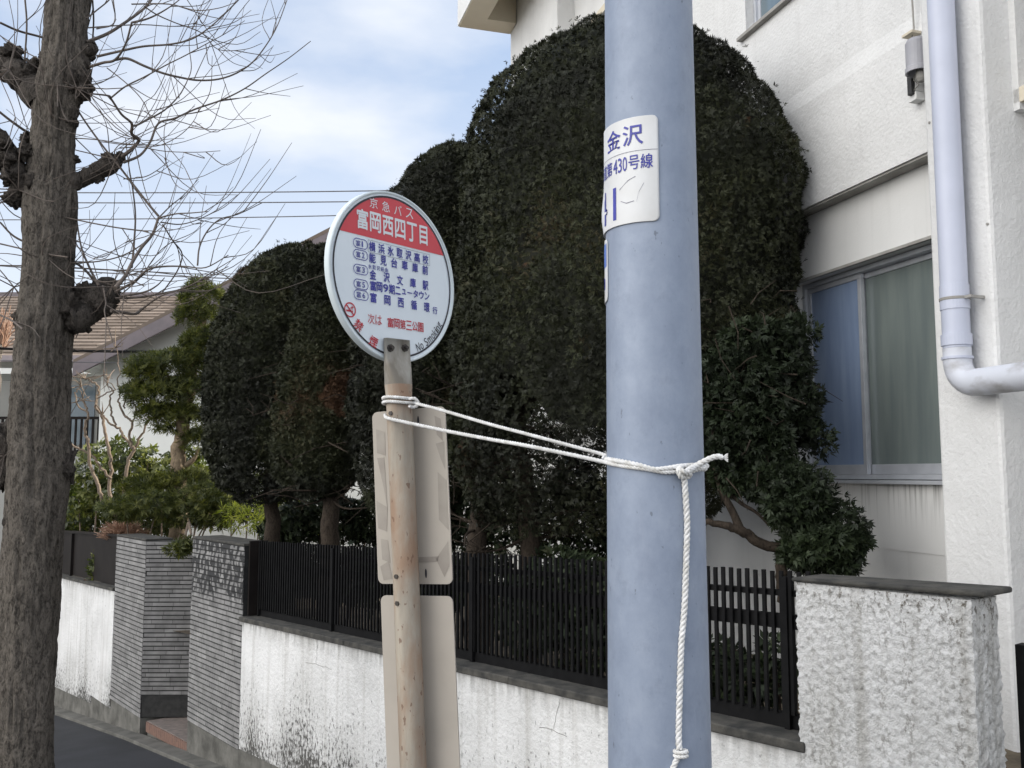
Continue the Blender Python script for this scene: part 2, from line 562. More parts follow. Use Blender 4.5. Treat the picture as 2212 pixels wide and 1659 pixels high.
crack([z2(385, 820), z2(440, 826), z2(500, 845), z2(535, 858)])
crack([z2(446, 680), z2(449, 760), z2(447, 826)])
b.build('cracks', M_plinth, wl)

pl = empty('gate_pillar', 'lumpy white rendered gate pillar with grey coping at the end of the slatted fence', 'gate pillar', ST.o, ST.a)
# displaced rough body
def rough_box(x0, x1, y0, y1, z0, z1, step=.0055, amp=.0038):
    bb = MB()
    def grid(o, du, dv, nu, nv):
        v = []
        for i in range(nu + 1):
            for j in range(nv + 1):
                v.append(np.array(o) + np.array(du) * i / nu + np.array(dv) * j / nv)
        v = np.array(v)
        f = [(i * (nv + 1) + j, (i + 1) * (nv + 1) + j, (i + 1) * (nv + 1) + j + 1, i * (nv + 1) + j + 1) for i in range(nu) for j in range(nv)]
        return v, f
    cx, cy = (x0 + x1) / 2, (y0 + y1) / 2
    for o_, du, dv in [((x0, y0, z0), (x1 - x0, 0, 0), (0, 0, z1 - z0)), ((x1, y0, z0), (0, y1 - y0, 0), (0, 0, z1 - z0)),
                       ((x1, y1, z0), (x0 - x1, 0, 0), (0, 0, z1 - z0)), ((x0, y1, z0), (0, y0 - y1, 0), (0, 0, z1 - z0))]:
        nu = max(2, int(np.linalg.norm(du) / step)); nv = max(2, int(np.linalg.norm(dv) / step))
        v, f = grid(o_, du, dv, nu, nv)
        d = amp * np.array([1.5 * mnoise.fractal(Vector(q * np.array([60, 60, 46])), .7, 2.1, 4) + .35 * mnoise.noise(Vector(q * 16)) for q in v])
        # push along the box radial direction so that the corner columns of two faces stay together
        rad = np.stack([(v[:, 0] - cx) / (x1 - x0) * 2, (v[:, 1] - cy) / (y1 - y0) * 2, np.zeros(len(v))], 1)
        rad = np.sign(rad) * np.clip(np.abs(rad), 0, 1) ** 8
        v = v + rad * d[:, None]
        bb.add(v, f)
    bb.box(x0 + .012, x1 - .012, y0 + .012, y1 - .012, z0, z1)
    return bb
x1p = ST.pix(2110, 1450)[0]
rough_box(-.02, x1p, -.015, .150, -.25, 1.135).build('pillar_body', M_pillar, pl, smooth=True)
b = MB(); b.box(-.03, x1p + .045, -.027, .158, 1.137, 1.151, (1.148, 1.167))
b.build('coping', M_coping, pl, bevel=.007)

gp = empty('gate_post', 'plain black square metal gate post behind the white pillar', 'gate post', ST.wld(x1p + .085, .27, 0), ST.a)
b = MB(); b.box(-.045, .085, 0, .12, -.25, 1.02); b.build('post', M_black, gp, bevel=.004)
b = MB(); b.box(-.05, .09, -.005, .125, 1.021, 1.032); b.prism([(-.05, 1.0325), (.09, 1.0325), (.03, 1.05), (.01, 1.05)], 'y', -.004, .124); b.build('post_cap', M_black, gp)
gt = empty('metal_gate', 'dark metal gate leaf edge standing between the white pillar and the black post', 'gate', ST.wld(x1p + .03, .20, 0), ST.a)
b = MB(); b.box(-.008, .028, 0, .05, .02, .99); b.build('gate_stile', M_black, gt, bevel=.003)
b = MB(); b.box(.029, .034, .02, .03, .1, .9); b.build('gate_latch_plate', M_alu, gt)

fn = empty('slat_fence', 'black metal fence of narrow vertical slats on top of the white garden wall', 'fence', ST.o, ST.a)
b = MB()
s = .045
while s < 4.70:
    b.tint = random.random()
    b.box(-s - .0068, -s + .0068, .092, .103, capz(s) + .085, ftop(s) + random.uniform(-.003, .003))
    s += .0372
b.build('slats', M_black, fn)
for za, hh in ((.07, .02), (.155, .05), (.50, .05)):
    b = MB(); ramped(b, .03, 4.72, .104, .135, lambda s: ftop(s) - za - hh, lambda s: ftop(s) - za, 1)
    b.build('rail', M_black, fn)
for s in (.14, .96, 2.03, 3.55, 4.68):
    b = MB(); b.box(-s - .011, -s + .011, .085, .135, capz(s) + .036, ftop(s) - .02); b.build('post', M_black, fn)
b = MB(); b.box(-4.735, -4.715, .03, .17, capz(4.7) + .04, ftop(4.7)); b.build('end_bracket', M_brown, fn)


def brick(root, s0, s1, z0, z1, y0=0.0, name='tile_facing', courses=38, side=None, stain=0):
    b = MB(); b.tint = 0
    b.cur = 1
    b.box(-s1 + .006, -s0 - .006, y0 + .006, y0 + .24, z0, z1 - .001)
    b.cur = 0
    h = (z1 - z0) / courses
    L = .195
    for k in range(courses):
        zz = z0 + k * h
        x = -s1 - (L / 2 if k % 2 else 0) * 0 - random.uniform(0, L)
        while x < -s0:
            xa, xb = max(x, -s1), min(x + L - .0035, -s0)
            if xb - xa > .01:
                g = .60 + random.uniform(-.12, .12)
                if stain and zz > z1 - stain:
                    pass
                pr = random.uniform(0, .003)
                b.tint = g
                b.box(xa, xb, y0 - pr, y0 + .0055, zz + .0055, zz + h - .0055)
            x += L
    return b.build(name, [M_tile, M_joint], root)


def efflorescent(name):
    m, t, p = newmat(name)
    a = nd(t, 'Attribute', attribute_name='tint')
    v = coords(t)
    n = tnoise(t, v, 9, 3)
    f = mth(t, 'ADD', a.outputs['Fac'], mrange(t, n, .3, .7, -.20, .20))
    col = ramp(t, f, [(0, (.07, .068, .066)), (.4, (.165, .162, .160)), (.75, (.27, .265, .26)), (1, (.38, .375, .365))])
    sp = mrange(t, tnoise(t, coords(t, (1, 1, .55)), 22, 2, .4), .45, .51)
    sz = nd(t, 'SeparateXYZ'); t.links.new(v, sz.inputs[0])
    hg = mrange(t, mth(t, 'ADD', sz.outputs['Z'], mrange(t, tnoise(t, v, 4, 2), .3, .7, -.12, .12)), .50, .60)
    col = mixc(t, mth(t, 'MULTIPLY', sp, hg), col, (.018, .018, .019))
    t.links.new(col, p.inputs['Base Color'])
    p.inputs['Roughness'].default_value = .6
    return m


M_tile_st = efflorescent('grey strip tile with black mould')
bp = empty('tiled_gate_pillar', 'grey strip tiled gate pillar with black mould at its top next to the slatted fence', 'tiled pillar', ST.o, ST.a, 'tiled pillars of the garden entrance')
ob = brick(bp, 4.752, 5.81, -.487, .972)
ob.data.materials[0] = M_tile_st
b = MB(); b.box(-5.815, -4.747, -.004, .245, .9725, .992); b.build('coping', M_coping, bp, bevel=.004)
b = MB(); ramped(b, 4.752, 5.81, .004, .24, lambda s: gnd(s) - .1, lambda s: -.488, 3); b.build('plinth', M_plinth, bp)

fp = empty('tiled_gate_pillar', 'grey strip tiled gate pillar with an angled return wall on the far side of the entrance', 'tiled pillar', ST.o, ST.a, 'tiled pillars of the garden entrance')
brick(fp, 7.02, 7.95, -.71, .885)
b = MB(); b.box(-7.955, -7.02, -.004, .245, .886, .903); b.build('coping', M_coping, fp, bevel=.004)
b = MB(); ramped(b, 7.02, 7.95, .004, .24, lambda s: gnd(s) - .12, lambda s: -.711, 3); b.build('plinth', M_plinth, fp)
# the return wall, turned to run across the entrance
rw = bpy.data.objects.new('return_wall', None); 
b = MB(); b.cur = 1; b.tint = 0
RX = Frame(ST.wld(-7.02, .004, 0), 0.0)
LRW = 1.35
b.box(.006, LRW, .006, .14, -.70, .886); b.cur = 0
hh = (.885 + .505) / 35
for k in range(35):
    x = .0 - random.uniform(0, .19)
    while x < LRW:
        xa, xb = max(x, .0), min(x + .19, LRW)
        if xb - xa > .01:
            b.tint = .46 + random.uniform(-.11, .11)
            b.box(xa, xb, -random.uniform(0, .003), .0055, -.505 + k * hh + .0055, -.505 + (k + 1) * hh - .0055)
        x += .1935
me_o = b.build('return_wall', [M_tile, M_joint], fp)
bpy.data.objects.remove(rw)
me_o.location = Vector(ST.loc(RX.o)); me_o.rotation_euler = (0, 0, -ST.a)

es = empty('entrance_step', 'low tiled step with a red brown edge between the two tiled pillars', 'step', ST.o, ST.a)
b = MB(); b.box(-6.9, -5.82, .028, .95, -.718, -.712, (-.674, -.668)); b.build('step_top', M_steptop, es)
b = MB(); b.box(-6.9, -5.82, .036, .94, -1.0, -.719, (-1.0, -.675)); b.build('step_core', M_kerb, es)
b = MB(); x = -6.9
while x < -5.84:
    zt = -.719 + (x + 6.9) * .0407
    b.tint = random.random(); b.box(x, min(x + .046, -5.82), .02, .035, zt - .085, zt); x += .05
b.build('nosing_tiles', M_step, es)

fw = empty('garden_wall', 'white rendered garden wall with dark stained foot beyond the tiled pillars', 'garden wall', ST.o, ST.a)
capf = lambda s: .585 - .0306 * s + 0
b = MB(); ramped(b, 7.96, 8.66, 0, .2, lambda s: -.80, lambda s: .34 - .0245 * (s - 7.96), 2)
ramped(b, 8.66, 14, 0, .2, lambda s: -.88 - .065 * (s - 8.66), lambda s: .34 - .0245 * (s - 7.96), 6); b.build('wall_body', M_wall, fw)
b = MB(); ramped(b, 7.957, 14, -.02, .22, lambda s: .3402 - .0245 * (s - 7.96), lambda s: .37 - .0245 * (s - 7.96), 3); b.build('coping', M_coping, fw)
b = MB(); ramped(b, 7.957, 14, .006, .19, lambda s: gnd(s) - .1, lambda s: -.80 if s < 8.66 else -.88 - .065 * (s - 8.66), 10); b.build('plinth', M_plinth, fw)
bf = empty('panel_fence', 'solid dark brown metal panel fence on the far white garden wall', 'fence', ST.o, ST.a)
for s0, s1 in ((7.965, 9.9), (9.93, 11.9), (11.93, 13.9)):
    b = MB(); ramped(b, s0, s1, .07, .085, lambda s: .375 - .0245 * (s - 7.96), lambda s: .87 - .029 * (s - 7.96), 1); b.build('panel', M_brown, bf)
b = MB(); ramped(b, 7.96, 13.95, .05, .105, lambda s: .8705 - .029 * (s - 7.96), lambda s: .895 - .029 * (s - 7.96), 1); b.build('top_rail', M_brown, bf)
for s in (9.915, 11.915):
    b = MB(); b.box(-s - .02, -s + .02, .04, .068, .32 - .0245 * (s - 7.96), .865 - .029 * (s - 7.96)); b.build('post', M_brown, bf)


# ------------------------------------------------------------------ white house
hs = empty('white_house', 'white stuccoed two storey house with sliding windows behind the clipped trees', 'house', FC.o, FC.a)
UPY = -.10                                      # the upper wall stands out over the window wall
z_led = FC.pix(2007, 326, UPY)[1]
BLY = -.26                                      # face of the corner block that carries the drainpipe
xb0, xb1 = FC.pix(2016, 690, BLY)[0], FC.pix(2150, 690, BLY)[0]
xL = -6.42
ZT = 7.4
wx0, wx1 = FC.pix(1720, 800)[0], xb0 + .05
wz1, wz0 = FC.pix(2009, 517)[1], FC.pix(2010, 1046)[1]
DEP = 8.0
b = MB()
b.box(xL, wx0, 0, .25, -.8, z_led); b.box(wx0, wx1, 0, .25, -.8, wz0); b.box(wx0, wx1, 0, .25, wz1, z_led); b.box(wx1, xb0 + .4, 0, .25, -.8, z_led)
b.build('window_wall', M_stucco_fine, hs)
# upper wall with its own window openings
uz0 = FC.pix(1585, 97, UPY)[1]; uz1 = FC.pix(1290, 50, UPY)[1]
ux0 = FC.pix(1606, 80, UPY)[0]; ux1 = ux0 + 1.75
vx0 = FC.pix(1262, 80, UPY)[0]; vx1 = FC.pix(1400, 80, UPY)[0]
zch = FC.pix(1685, 260, UPY)[1]
b = MB()
y0, y1 = UPY, .25
b.box(xL, xb0 + .4, y0, y1, z_led + .001, zch)                      # parapet band
yb = y0 + .02
b.prism([(y0, zch), (y1, zch), (y1, zch + .11), (yb, zch + .11)], 'x', xL, xb0 + .4)
for xa, xc, za, zc in ((xL, xb0 + .4, zch + .11, uz0), (xL, vx0, uz0, uz1), (vx1, ux0, uz0, uz1), (ux1, xb0 + .4, uz0, uz1), (xL, xb0 + .4, uz1, ZT)):
    b.box(xa, xc, yb, y1, za, zc)
# other sides of the house, closed
b.box(xL, xL + .25, y1, DEP, -.8, ZT); b.box(xL, 3.5, DEP, DEP + .25, -.8, ZT); b.box(3.25, 3.5, 0, DEP, -.8, ZT); b.box(xb1 + .3, 3.25, .0, .25, -.8, ZT)
b.build('upper_wall', M_stucco, hs)
b = MB(); b.box(xL + .02, xb0 + .02, UPY + .012, .0 - .001, z_led - .012, z_led); b.build('ledge', M_ledge, hs)
b = MB(); b.box(xL - .05, 3.6, .0, DEP + .3, ZT, ZT + .2); b.build('roof', M_stucco, hs)
# corner block
b = MB(); b.box(xb0, xb1, BLY, .5, -.8, ZT); b.build('corner_block', M_stucco, hs, bevel=.018)
# pilaster at the far corner
pz = UPY + .02
px0 = FC.pix(1241, 20, pz)[0]
b = MB(); b.box(xL - .03, px0, pz - .19, pz - .001, 2.0, ZT); b.build('pilaster', M_stucco, hs)
# balcony slab past the far corner
zs_ = CAM[2] + (ray(1155, 74) * (10.82 / ray(1155, 74)[1]))[2]
def onz(px, py, z):
    r = ray(px, py); return FC.loc(CAM + r * ((z - CAM[2]) / r[2]))
c1 = onz(991, 58, zs_)
b = MB()
sx0, sy0, sx1 = c1[0], c1[1], c1[0] + 6
rim = .28
b.box(sx0, sx1, sy0, sy0 + rim, zs_, zs_ + .45)
b.box(sx0, sx0 + rim, sy0 + rim, pz - .2, zs_, zs_ + .45)
b.box(sx0 + rim, sx1, sy0 + rim, pz - .2, zs_ + .30, zs_ + .45)
b.box(sx0, xL + .1, pz - .2, .3, zs_ + .002, zs_ + .45)
b.build('balcony_slab', M_soffit, hs)
b = MB(); b.box(sx0 - .012, sx1, sy0 - .012, sy0 - .001, zs_ + .012, zs_ + .46); b.build('fascia', M_stucco, hs)


M_glassblue = None
def pane_mat(name, c1, c2, rough, vs_):
    m, t, p = newmat(name)
    v = coords(t, (1, 1, .12))
    n = tnoise(t, v, vs_, 4)
    t.links.new(ramp(t, n, [(.35, c1), (.65, c2)]), p.inputs['Base Color'])
    p.inputs['Roughness'].default_value = rough
    p.inputs['Specular IOR Level'].default_value = .6
    p.inputs['Coat Weight'].default_value = .5
    p.inputs['Coat Roughness'].default_value = .12
    bump(t, p, mth(t, 'ADD', tnoise(t, coords(t), 75, 3), mth(t, 'MULTIPLY', n, .5)), .12, .004)
    return m
M_paneL = pane_mat('figured glass, blue', (.21, .28, .43), (.27, .35, .50), .22, 14)  # blue base colour holds the reflected sky
M_paneR = pane_mat('figured glass over green curtain', (.15, .18, .18), (.20, .235, .225), .25, 9)
M_paneU = pane_mat('upper window glass', (.10, .14, .17), (.14, .19, .22), .1, 6)


def sliding_window(x0, x1, z0, z1, ysurf, split, pl_, pr_, name='window'):
    fr = MB()
    yf = ysurf + .06
    t_ = .028
    fr.box(x0, x1, yf, yf + .09, z0, z0 + t_); fr.box(x0, x1, yf, yf + .09, z1 - t_, z1)
    fr.box(x0, x0 + t_, yf, yf + .09, z0 + t_, z1 - t_); fr.box(x1 - t_, x1, yf, yf + .09, z0 + t_, z1 - t_)
    f = fr.build(name, M_alu, hs, bevel=.002)
    for a, c, yy, mat in ((x0 + t_, split + .022, yf + .018, pl_), (split - .022, x1 - t_, yf + .052, pr_)):
        s_ = MB(); za, zb = z0 + t_ + .001, z1 - t_ - .001
        w_ = .03
        s_.box(a, c, yy, yy + .026, za, za + .055); s_.box(a, c, yy, yy + .026, zb - .03, zb)
        s_.box(a, a + w_, yy, yy + .026, za + .055, zb - .03); s_.box(c - w_, c, yy, yy + .026, za + .055, zb - .03)
        s_.build('sash', M_alu, f, bevel=.002)
        g = MB(); g.box(a + w_, c - w_, yy + .009, yy + .015, za + .055, zb - .03); g.build('pane', mat, f)
    return f


spl = FC.pix(1864, 800, .09)[0]
wf = sliding_window(wx0 + .003, xb0 + .045, wz0 + .022, wz1 - .003, 0, spl, M_paneL, M_paneR)
b = MB(); b.box(wx0 - .02, xb0 - .001, -.05, .058, wz0 - .002, wz0 + .018); b.build('sill', M_alu, wf, bevel=.002)
b = MB(); b.box(wx0 + .01, xb0 + .04, .06, .2, wz0 + .0185, wz0 + .0215); b.build('sill_gasket', M_aludark, wf)
b = MB(); b.box(wx0 - .01, xb0 - .001, -.022, -.001, wz1 - .004, wz1 + .012); b.build('head_drip', M_ledge, wf)
uf = sliding_window(ux0 + .003, ux1 - .003, uz0 + .02, uz1 - .003, UPY + .02, (ux0 + ux1) / 2, M_paneU, M_paneU)
b = MB(); b.box(ux0 - .06, ux1 + .06, UPY - .02, UPY + .085, uz0 - .012, uz0 + .012); b.build('sill', M_ledge, uf, bevel=.002)
vf = sliding_window(vx0 + .003, vx1 - .003, uz0 + .02, uz1 - .003, UPY + .02, (vx0 + vx1) / 2, M_paneL, M_paneL)
b = MB(); b.box(vx0 - .05, vx1 + .05, UPY - .03, UPY + .028, uz1 + .001, uz1 + .07); b.build('hood', M_soffit, vf)
# drip stains under the sill: real dirt, thin runs
def stain_mat():
    m, t, p = newmat('rain run stain')
    v = coords(t, (30, 1, 1.2))
    sz = nd(t, 'SeparateXYZ'); t.links.new(coords(t), sz.inputs[0])
    n = mrange(t, tnoise(t, v, 1.5, 3), .5, .7)
    g = mrange(t, sz.outputs['Z'], wz0 - .28, wz0 - .02)
    f = mth(t, 'MULTIPLY', n, mth(t, 'POWER', g, 1.6))
    t.links.new(mixc(t, mth(t, 'MULTIPLY', f, .75), (.69, .69, .68), (.14, .14, .13)), p.inputs['Base Color'])
    p.inputs['Roughness'].default_value = .9
    return m
b = MB(); b.add([(wx0, -.0035, wz0 - .35), (xb0 - .001, -.0035, wz0 - .35), (xb0 - .001, -.0035, wz0 - .0025), (wx0, -.0035, wz0 - .0025)], [(0, 1, 2, 3)])
b.build('rain_stain', stain_mat(), hs)
# drainpipe
rp_ = .058
py_ = BLY - rp_ - .025
pxx = FC.pix(2060, 600, py_)[0]
zel = FC.pix(2075, 830, py_)[1]
dp = MB()
dp.tube([(pxx, py_, 7.3), (pxx, py_, zel + .16)], rp_, 28)
pipe = dp.build('drainpipe', M_pipe, hs, smooth=True)
dp = MB()
arc = [(pxx + .10 - .10 * math.cos(a), py_, zel + .10 - .10 * math.sin(a)) for a in np.linspace(0, math.pi / 2, 9)]
dp.tube([(pxx, py_, zel + .159)] + arc + [(pxx + 1.2, py_, zel)], rp_ + .001, 28)
dp.build('elbow', M_pipe_stain, pipe, smooth=True)
for zz, hh, rr in ((zel + .17, .05, .006), (zel + .33, .11, .0035), (zel + .11, .012, .007)):
    c = MB(); c.lathe([(rp_, zz), (rp_ + rr, zz + .001), (rp_ + rr, zz + hh), (rp_, zz + hh + .001)], (pxx, py_, 0), 28); c.build('pipe_socket', M_pipe, pipe)
c = MB(); zz = FC.pix(2075, 647, py_)[1]
c.lathe([(rp_ + .0045, zz), (rp_ + .006, zz + .001), (rp_ + .006, zz + .012), (rp_ + .0045, zz + .013)], (pxx, py_, 0), 28)
c.box(pxx + .055, pxx + .10, py_ - .006, py_ + .006, zz, zz + .012); c.box(pxx - .085, pxx - .055, py_ - .005, py_ + .005, zz + .002, zz + .01)
c.box(pxx + .075, pxx + .087, py_ + .006, BLY, zz, zz + .012)
c.build('pipe_clamp', M_ledge, pipe)
c = MB(); zz = FC.pix(2005, 30, py_)[1]; c.box(pxx - .16, pxx - .05, BLY - .012, BLY - .001, zz - .008, zz + .008); c.build('pipe_bracket', M_ledge, pipe)
# small lintel stub and anchor holes on the near side of the block
c = MB(); xx, zz = FC.pix(2205, 195, BLY + .1); 
c.box(xb1 + .001, xb1 + .35, BLY + .16, BLY + .6, zz - .02, zz + .05); c.build('lintel', M_soffit, hs, bevel=.004)
c = MB()
for (px, py) in ((2139, 207), (2140, 484), (2008, 265), (2133, 484)):
    xx, zz = FC.pix(px, py, BLY); 
    if xb0 < xx < xb1:
        c = MB(); c.cyl((xx, BLY - .004, zz), (xx, BLY + .003, zz), .006, 10); c.build('anchor_plug', M_ledge, hs)

# wall lamp with its cable
lm_o = FC.wld(*[FC.pix(1985, 150, UPY)[0], UPY, FC.pix(1985, 150, UPY)[1]])
lw = empty('wall_lamp', 'old grey wall lamp with a hood hanging beside the drainpipe', 'wall lamp', lm_o, FC.a)
M_lampg = simple('grey lamp hood', (.40, .40, .43), (.33, .33, .36), 6, .5)
def lz(py): return FC.pix(1985, py, UPY)[1] - FC.pix(1985, 150, UPY)[1]
hx = FC.pix(1977, 145, -.2)[0] - FC.pix(1985, 150, UPY)[0]
b = MB(); b.lathe([(.02, lz(104)), (.05, lz(107)), (.058, lz(114)), (.058, lz(166)), (.063, lz(168)), (.063, lz(178)), (.054, lz(178)), (.05, lz(160))], (hx, -.08, 0), 24); b.build('hood', M_lampg, lw, smooth=False)
b = MB(); b.lathe([(.022, lz(172)), (.026, lz(180)), (.026, lz(192)), (.018, lz(198))], (hx + .01, -.075, 0), 14); b.build('bulb_holder', M_ledge, lw)
b = MB(); b.box(-.012, .03, -.05, -.001, lz(205), lz(125)); b.box(-.02, .035, -.055, -.001, lz(224), lz(206)); b.build('bracket', M_stucco_fine, lw, bevel=.003)
b = MB(); b.box(-.004, .026, -.075, -.051, lz(212), lz(168)); b.build('hinge', M_aludark, lw, bevel=.004)
b = MB(); b.tube([(hx - .03, -.08, lz(176)), (hx - .035, -.08, lz(188)), (hx - .015, -.07, lz(200)), (.0, -.05, lz(205))], .0035, 6)
b.tube([(0, -.03, lz(130)), (.008, -.03, lz(100)), (-.004, -.03, lz(80)), (.0, -.02, lz(60)), (-.003, -.02, lz(0)), (0, -.02, lz(-150))], .005, 6); b.build('cable', M_ledge, lw)
b = MB(); b.box(-.045, .03, -.06, -.001, lz(76), lz(70)); b.box(-.02, .0, -.03, -.001, lz(70), lz(64)); b.build('cable_hook', M_soffit, lw, bevel=.002)


# ------------------------------------------------------------------ lettering
def text_geo(s, off=0.0):
    cu = bpy.data.curves.new('t', 'FONT')
    cu.body = s
    cu.offset = off
    cu.resolution_u = 3
    ob = bpy.data.objects.new('t', cu)
    C.objects.link(ob)
    dg = bpy.context.evaluated_depsgraph_get()
    ev = ob.evaluated_get(dg)
    me = bpy.data.meshes.new_from_object(ev)
    v = np.array([p.co[:] for p in me.vertices]) if len(me.vertices) else np.zeros((0, 3))
    f = [tuple(p.vertices) for p in me.polygons]
    bpy.data.objects.remove(ob); bpy.data.curves.remove(cu); bpy.data.meshes.remove(me)
    return v, f


def put(b, s, x0, x1, z0, z1, fn, off=.012, ang=0.0):
    # lay a word into a box; fn maps (u, v) on the sign to its place
    v, f = text_geo(s, 0.0)
    if not len(v): return
    lo, hi = v.min(0), v.max(0)
    sp = np.maximum(hi - lo, 1e-6)
    cx, cz, wx, wz = (x0 + x1) / 2, (z0 + z1) / 2, x1 - x0, z1 - z0
    # strokes are thickened by printing the glyph several times, a hair apart
    k_ = off * 1.9
    for j, (sa, sc) in enumerate(((0, 0), (k_, 0), (-k_, 0), (0, k_), (0, -k_)) if off > .005 else ((0, 0),)):
        pts = []
        for p in v:
            a = ((p[0] - lo[0]) / sp[0] - .5 + sa) * wx if sp[0] > 1e-5 else 0
            c = ((p[1] - lo[1]) / sp[1] - .5 + sc) * wz
            a, c = a * math.cos(ang) - c * math.sin(ang), a * math.sin(ang) + c * math.cos(ang)
            pts.append(fn(cx + a, cz + c, j * .00007))
        b.add(pts, f)


# ------------------------------------------------------------------ bus stop sign
DC = np.array([-.30795478, 2.40137388, 2.01854215])
DM = np.array([[.62412805, -.78071558, -.03077921], [.78118953, .62426337, .00617786], [.01439118, -.02790018, .99950712]])
DR = .225
bs_foot = P(965, 1790, 2.42)
bs_base = bs_foot.copy()
ptop, pbot = P(857, 733, 2.385), P(893, 1659, 2.385)
pdir = (ptop - pbot) / np.linalg.norm(ptop - pbot)
foot = pbot + pdir * ((-.2 - pbot[2]) / pdir[2])
bus = empty('bus_stop_sign', 'round red and white bus stop sign on a leaning rusty pole', 'bus stop sign', foot, 0)
F0 = foot


def rel(p): return np.asarray(p) - F0


M_white = simple('white sign enamel', (.73, .80, .86), (.67, .74, .80), 3, .35)
M_rim = simple('sign rim', (.68, .75, .78), (.58, .65, .68), 6, .4)
M_red = simple('red sign enamel', (.62, .065, .085), (.55, .06, .08), 4, .35)
M_blue = simple('blue lettering', (.045, .05, .33), (.04, .045, .28), 20, .4)
M_redl = simple('red lettering', (.52, .03, .05), (.45, .03, .05), 20, .4)
M_whl = simple('white lettering', (.72, .76, .80), (.68, .72, .76), 20, .4)
M_blk = simple('black lettering', (.02, .022, .035), (.03, .03, .04), 20, .45)


def dpt(u, v, lift=0.0):
    return rel(DC + DM[:, 0] * u * DR + DM[:, 2] * v * DR - DM[:, 1] * lift)


NS = 96
ringp = [(math.cos(2 * math.pi * k / NS), math.sin(2 * math.pi * k / NS)) for k in range(NS)]
b = MB()
fv = [dpt(a, c, 0) for a, c in ringp] + [dpt(a, c, -.012) for a, c in ringp]
b.add(fv, [tuple(range(NS)), tuple(range(2 * NS - 1, NS - 1, -1))] + [(k, k + NS, (k + 1) % NS + NS, (k + 1) % NS) for k in range(NS)])
disc = b.build('sign_disc', M_white, bus)
b = MB()                                          # raised rim
prof = [(.975, 0), (.985, .004), (1.005, .004), (1.012, -.002), (1.012, -.014)]
vv = [dpt(a * r, c * r, l) for r, l in prof for a, c in ringp]
b.add(vv, [(i * NS + k, (i + 1) * NS + k, (i + 1) * NS + (k + 1) % NS, i * NS + (k + 1) % NS) for i in range(len(prof) - 1) for k in range(NS)])
b.build('rim', M_rim, disc, smooth=True)
b = MB()                                          # red cap of the face
a0 = math.asin(.395 / .93)
seg = [(.93 * math.cos(a), .93 * math.sin(a)) for a in np.linspace(a0, math.pi - a0, 60)]
b.add([dpt(u, v, .0008) for u, v in seg], [tuple(range(len(seg)))])
b.build('red_field', M_red, disc)
lt = MB()
L1 = lambda u, v, l=0.0: dpt(u, v, .0016 + l)
lt.cur = 3                                        # black ring line
for r0, r1 in ((.93, .952),):
    vv = [L1(a * r0, c * r0) for a, c in ringp] + [L1(a * r1, c * r1) for a, c in ringp]
    lt.add(vv, [(k, k + NS, (k + 1) % NS + NS, (k + 1) % NS) for k in range(NS)])
lt.cur = 0                                        # white on red
for ch, u in zip('京急バス', (-.33, -.135, .058, .25)):
    put(lt, ch, u - .062, u + .062, .752, .872, L1, .004)
for k, ch in enumerate('富岡西四丁目'):
    u = -.505 + k * .198
    wd = .082
    put(lt, ch, u - wd if ch != '目' else u - .066, u + wd if ch != '目' else u + .066, .475, .70, L1, .014)
lt.cur = 1                                        # blue rows
def row(chars, xa, xz, v, h=.055, w_=.047, off=.015):
    for k, ch in enumerate(chars):
        u = xa + (xz - xa) * k / (len(chars) - 1)
        hh, ww = (h, w_) if ch not in 'ニュータウン9' else (h * .82, w_ * .9)
        if ch == 'ー': hh, ww = .006, .04
        if ch == 'ュ': hh, ww = .030, .032
        put(lt, ch, u - ww, u + ww, v - hh, v + hh, L1, off)
row('横浜氷取沢高校', -.362, .512, .293)
row('能見台車庫前', -.362, .503, .161)
row('氷取沢経由', -.40, -.145, .056, .026, .024, .006)
row('金沢文庫駅', -.358, .503, -.030)
row('富岡9期ニュータウン', -.357, .525, -.160, .055, .044)
row('富岡西循環', -.355, .516, -.298)
put(lt, '行', .622, .700, -.362, -.274, L1, .012)
for v, dgt in ((.296, '1'), (.167, '2'), (-.002, '3'), (-.171, '5'), (-.293, '6')):
    cu = -.540
    put(lt, '富', cu - .068, cu - .004, v - .033, v + .033, L1, .006)
    put(lt, dgt, cu + .018, cu + (.036 if dgt == '1' else .058), v - .031, v + .031, L1, .008)
    o1, o2 = [], []
    for k in range(40):
        a = 2 * math.pi * k / 40
        ex = .052 if math.cos(a) > 0 else -.052
        o1.append(L1(cu + ex + .058 * math.cos(a), v + .058 * math.sin(a))); o2.append(L1(cu + ex + .050 * math.cos(a), v + .050 * math.sin(a)))
    lt.add(o1 + o2, [(k, (k + 1) % 40, (k + 1) % 40 + 40, k + 40) for k in range(40)])
lt.cur = 2                                        # red words
for ch, u in zip('次は', (-.395, -.28)): put(lt, ch, u - .05, u + .05, -.605, -.49, L1, .004)
for k, ch in enumerate('富岡第三公園'):
    u = -.095 + k * .1; put(lt, ch, u - .046, u + .046, -.61, -.50, L1, .008)
put(lt, '禁', -.584 - .062, -.584 + .062, -.641 - .06, -.641 + .06, L1, .008, -.62)
put(lt, '煙', -.365 - .062, -.365 + .062, -.805 - .06, -.805 + .06, L1, .008, -.35)
cu, cv = -.708, -.482                             # no smoking mark
o1 = [L1(cu + .085 * math.cos(a), cv + .085 * math.sin(a)) for a in np.linspace(0, 2 * math.pi, 40, endpoint=False)]
o2 = [L1(cu + .070 * math.cos(a), cv + .070 * math.sin(a)) for a in np.linspace(0, 2 * math.pi, 40, endpoint=False)]
lt.add(o1 + o2, [(k, (k + 1) % 40, (k + 1) % 40 + 40, k + 40) for k in range(40)])
